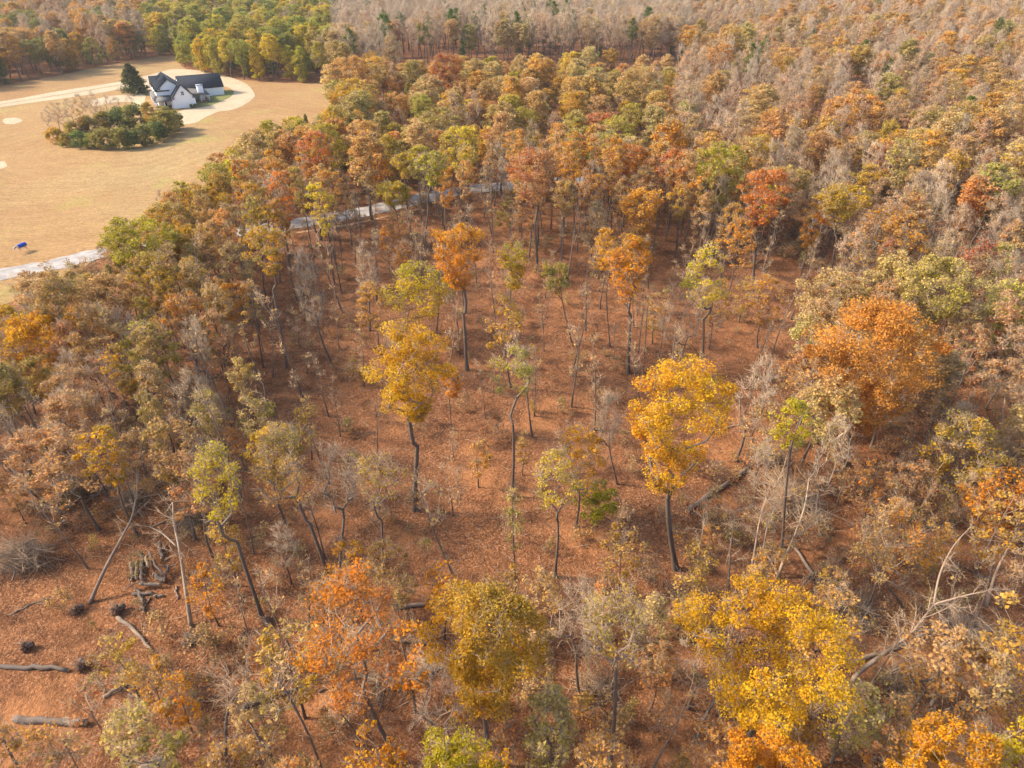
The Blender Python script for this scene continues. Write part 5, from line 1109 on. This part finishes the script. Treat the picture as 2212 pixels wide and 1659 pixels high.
leaner('leaning_tree', [(1831,1508,0), (1845,1465,2.0), (1900,1420,4.2), (1965,1372,6.0), (2016,1308,7.6)], .26, .11, 'large pale leaning dead tree with long bare arms', 4, 2.0, 51, [[(2016,1308,7.6), (2030,1240,9), (2060,1180,10), (2097,1140,10.8)], [(2016,1308,7.6), (2080,1290,8.2), (2155,1272,8.6)], [(1975,1365,6.1), (2060,1366,6.4), (2125,1400,5.8), (2132,1460,4.6)], [(2016,1308,7.6), (2060,1310,7.6), (2110,1335,7.0)]], .45)
leaner('leaning_tree', [(1679,1249,0), (1695,1205,2.2), (1715,1160,4.2), (1738,1095,6.6), (1748,1030,8.6)], .17, .08, 'pale forked stem leaning at the edge of the dark brush heap', 6, 2.0, 52, [[(1715,1160,4.2), (1745,1140,4.8), (1770,1122,5.4)]], .55)
leaner('leaning_tree', [(1617,1259,0), (1630,1190,2.6), (1642,1120,5.2), (1660,1060,7.6)], .13, .06, 'slim grey stem leaning between two pale ones', 6, 1.8, 53, (), .45)
leaner('leaning_tree', [(1571,1322,0), (1574,1250,2.8), (1578,1180,5.4), (1590,1100,8.2)], .14, .06, 'dark upright stem by the broad open yellow tree', 7, 1.8, 54, (), .2)
leaner('leaning_tree', [(1497,1243,0), (1510,1190,2.2), (1522,1120,4.8)], .09, .04, 'short thin grey stem beside the largest gold tree', 6, 1.4, 55, (), .45)
leaner('leaning_tree', [(1641,1265,0), (1648,1200,2.4), (1660,1130,5.0), (1690,1070,7.0)], .12, .05, 'greyish stem standing closest to the short pale log', 6, 1.8, 56, (), .4)
leaner('leaning_tree', [(1500,1607,0), (1518,1560,1.6), (1551,1495,4.0), (1562,1440,5.6)], .2, .1, 'thick dark leaning stem below the broad open yellow tree', 4, 1.6, 57, (), .2)
leaner('leaning_tree', [(193,1303,0), (225,1230,2.4), (262,1160,4.4), (287,1106,6.0), (300,1010,8.4)], .2, .07, 'straight grey dead pole leaning over the upturned root clump', 5, 1.4, 58, (), .4)
leaner('leaning_tree', [(412,1353,0), (400,1270,3.0), (388,1190,5.6), (375,1125,7.6), (372,1080,9)], .2, .1, 'pale bent snag beside the log heap', 4, 1.5, 59, [[(381,1178,5.8), (350,1150,6.4), (322,1135,6.9)]], .62)
leaner('leaning_tree', [(487,1668,0), (486,1600,2.4), (492,1530,4.6), (522,1480,6.6), (545,1450,7.6)], .16, .07, 'dark stem that bends over the felled swept tree', 5, 1.8, 60, [[(492,1530,4.6), (492,1490,5.8), (490,1450,7)]], .3)
leaner('leaning_tree', [(597,1668,0), (575,1620,1.8), (545,1570,3.8), (520,1535,5.0)], .18, .1, 'curved dark trunk leaning toward the felled swept tree', 3, 1.5, 61, (), .15)
leaner('leaning_tree', [(1784,1000,0), (1800,960,1.6), (1835,930,3.2), (1900,915,4.2), (1960,912,4.6)], .16, .06, 'white low limb reaching out beneath the huge domed orange oak', 5, 1.6, 62, (), .75)
leaner('leaning_tree', [(2130,1310,0), (2150,1240,2.4), (2180,1180,4.4), (2215,1120,6.2)], .16, .07, 'grey leaning tree at the edge below the short pale-trunked orange tree', 8, 2.2, 63, (), .55)
leaner('leaning_tree', [(1980,1120,0), (2000,1080,1.5), (2030,1030,3.4), (2060,960,6)], .18, .08, 'brown leaning trunk between the ragged apricot and olive trees', 5, 1.8, 64, (), .4)
leaner('leaning_tree', [(2150,1090,0), (2152,1030,2), (2160,960,4.6), (2170,860,8)], .2, .08, 'tall grey bare trunk beside the tangled brush heap', 8, 2.4, 65, (), .5)
leaner('leaning_tree', [(2005,1535,0), (2030,1490,1.6), (2090,1420,3.6), (2130,1380,4.6)], .17, .1, 'brown trunk leaning out beside the amber crown', 4, 1.6, 66, (), .35)

# ------------------------------------------------------------------ what nobody could count: scrub, leaf litter, sticks
PROTO['scrub'] = [tree_geo(9000+k, 2.4, 1.0, .12, .14, 12, .025, nleaf=110 if k < 3 else 240, ls=.16, rc=.4, twig=6, fine=2, twl=.7, twr=.010, pale=-.12, up=.8) for k in range(5)]
sc = []
y = 14+190*rng.random(16000)**.6; x = rng.uniform(-1, 1, 16000)*(.80*y+8); px, py = pix(x, y)
kk = (px > -30) & (px < 2240) & (py < 1720) & ~inside(FIELD, x, y) & ~inside(ROADP, x, y)
pr = np.where(inside(CLEAR, px, py), .08, np.where(inside(OPEN_BL, px, py), .12, np.where(px > 1480, .5, .34)))
kk &= rng.random(16000) < pr
for x_, y_ in zip(x[kk], y[kk]):
    c = random.choice(['tan', 'pink', 'cinnamon', 'amber', 'straw', 'tan', 'russet'])
    sc.append((x_, y_, 'scrub', c, random.choice(['tan', 'russet', 'olive']), rng.uniform(.7, 3.0)))
o = scatter('undergrowth', sc, ('scrub',)); o['label'] = 'thin brown understory twigs over the woodland floor'

lit = Acc(); n = 120000; y = 16+150*rng.random(n)**.75; x = rng.uniform(-1, 1, n)*(.80*y+6)
px, py = pix(x, y)
k = (px > -30) & (px < 2240) & (py < 1700) & ~inside(FIELD, x, y) & ~inside(ROADP, x, y); x = x[k]; y = y[k]
Cn = np.stack([x, y, gh(x, y)+.05], 1); n = len(Cn)
Nn = rng.normal(size=(n, 3))*.35; Nn[:, 2] = 1; Nn /= np.linalg.norm(Nn, axis=1, keepdims=True); _, U, Wv = frames(Nn); th = rng.uniform(0, 6.28, n)[:, None]
A_ = U*np.cos(th)+Wv*np.sin(th); B_ = np.cross(Nn, A_); s_ = (np.clip(.0014*np.hypot(y, CAM_H), .075, .24)*rng.uniform(.6, 1.3, n))[:, None]
V = np.stack([Cn-A_*s_*.6, Cn+B_*s_*.4+Nn*s_*.12, Cn+A_*s_*.6, Cn-B_*s_*.4+Nn*s_*.12], 1)
lit.add(V.reshape(-1, 3), np.arange(n*4).reshape(n, 4), None, np.repeat(rng.random(n)**1.3, 4), np.repeat(np.clip(1+rng.normal(size=n)*.3, .4, 1.8), 4))
o = link('leaf_litter', lit.mesh('leaf_litter', M_LEAF)); o['leafcol'] = (.13, .052, .022); o['leafmix'] = (.38, .19, .08); tag(o, 'fallen brown leaves strewn over the soil', kind='stuff')
stk = Acc(); n = 5200; y = 16+120*rng.random(n)**.75; x = rng.uniform(-1, 1, n)*(.80*y+4); px, py = pix(x, y)
k = (py < 1700) & ~inside(FIELD, x, y) & ~inside(ROADP, x, y); x = x[k]; y = y[k]; n = len(x); an = rng.uniform(0, 6.28, n); L_ = rng.gamma(2, .45, n)+.3
p0 = np.stack([x, y, gh(x, y)+.05], 1); p1 = p0+np.stack([np.cos(an)*L_, np.sin(an)*L_, rng.uniform(0, .25, n)], 1)
spikes(stk, p0, p1, rng.uniform(.012, .035, n), np.clip(rng.normal(size=n)*.2+.7, .2, 1)); o = link('fallen_sticks', stk.mesh('fallen_sticks', M_BARK)); tag(o, 'dry sticks scattered over the leaf-strewn ground', kind='stuff')

# ------------------------------------------------------------------ a label of its own for every tree of the woods
SHAPE = {'bushy': 'low-branched', 'scant': 'scant-leaved', 'pole': 'slender bare-stemmed', 'oak': 'spreading', 'full': 'round-headed', 'slim': 'tall slim', 'sparse': 'thin-leaved', 'young': 'young', 'bare': 'bare grey', 'twiggy': 'twiggy leafless', 'sapling': 'thin', 'cedar': 'cone-shaped', 'pine': 'tall-stemmed'}
NOUN = {'autumn_tree': 'tree', 'young_tree': 'tree', 'bare_tree': 'tree', 'sapling': 'sapling', 'evergreen_tree': 'evergreen'}
ORD = 'first second third fourth fifth sixth seventh eighth ninth tenth eleventh twelfth thirteenth fourteenth fifteenth sixteenth seventeenth eighteenth nineteenth twentieth twenty-first twenty-second twenty-third twenty-fourth twenty-fifth twenty-sixth twenty-seventh twenty-eighth twenty-ninth thirtieth'.split()
sets = {}
for t in TREES:
    if t['label']: continue
    x, y = t['x'], t['y']
    ds = sorted(LAND, key=lambda q: (q[0]-x)**2+(q[1]-y)**2); L_ = ds[0]; dx, dy = x-L_[0], y-L_[1]; dd = math.hypot(dx, dy)
    if abs(dy) > abs(dx): rel = ('close behind ' if dd < 7 else 'behind ' if dd < 22 else 'far behind ') if dy > 0 else ('just in front of ' if dd < 7 else 'in front of ')
    else: rel = 'on the field side of ' if dx < 0 else 'on the deep-wood side of '
    col = '' if t['form'] in ('bare', 'pole') else t['word']
    if t['form'] == 'twiggy': col = {'pinkish brown': 'pinkish', 'tan': 'brownish'}.get(col, col)
    desc = ' '.join((SHAPE[t['form']]+' '+col+' '+NOUN[t['kind']]).split())
    sets.setdefault((desc, rel+L_[2]), []).append(t)
for (desc, rel), L_ in sets.items():
    L_.sort(key=lambda t: math.hypot(t['x'], t['y']))
    for k, t in enumerate(L_):
        t['o']['label'] = desc+' '+rel if len(L_) == 1 else (ORD[min(k, 29)]+' '+desc+' back, '+rel)
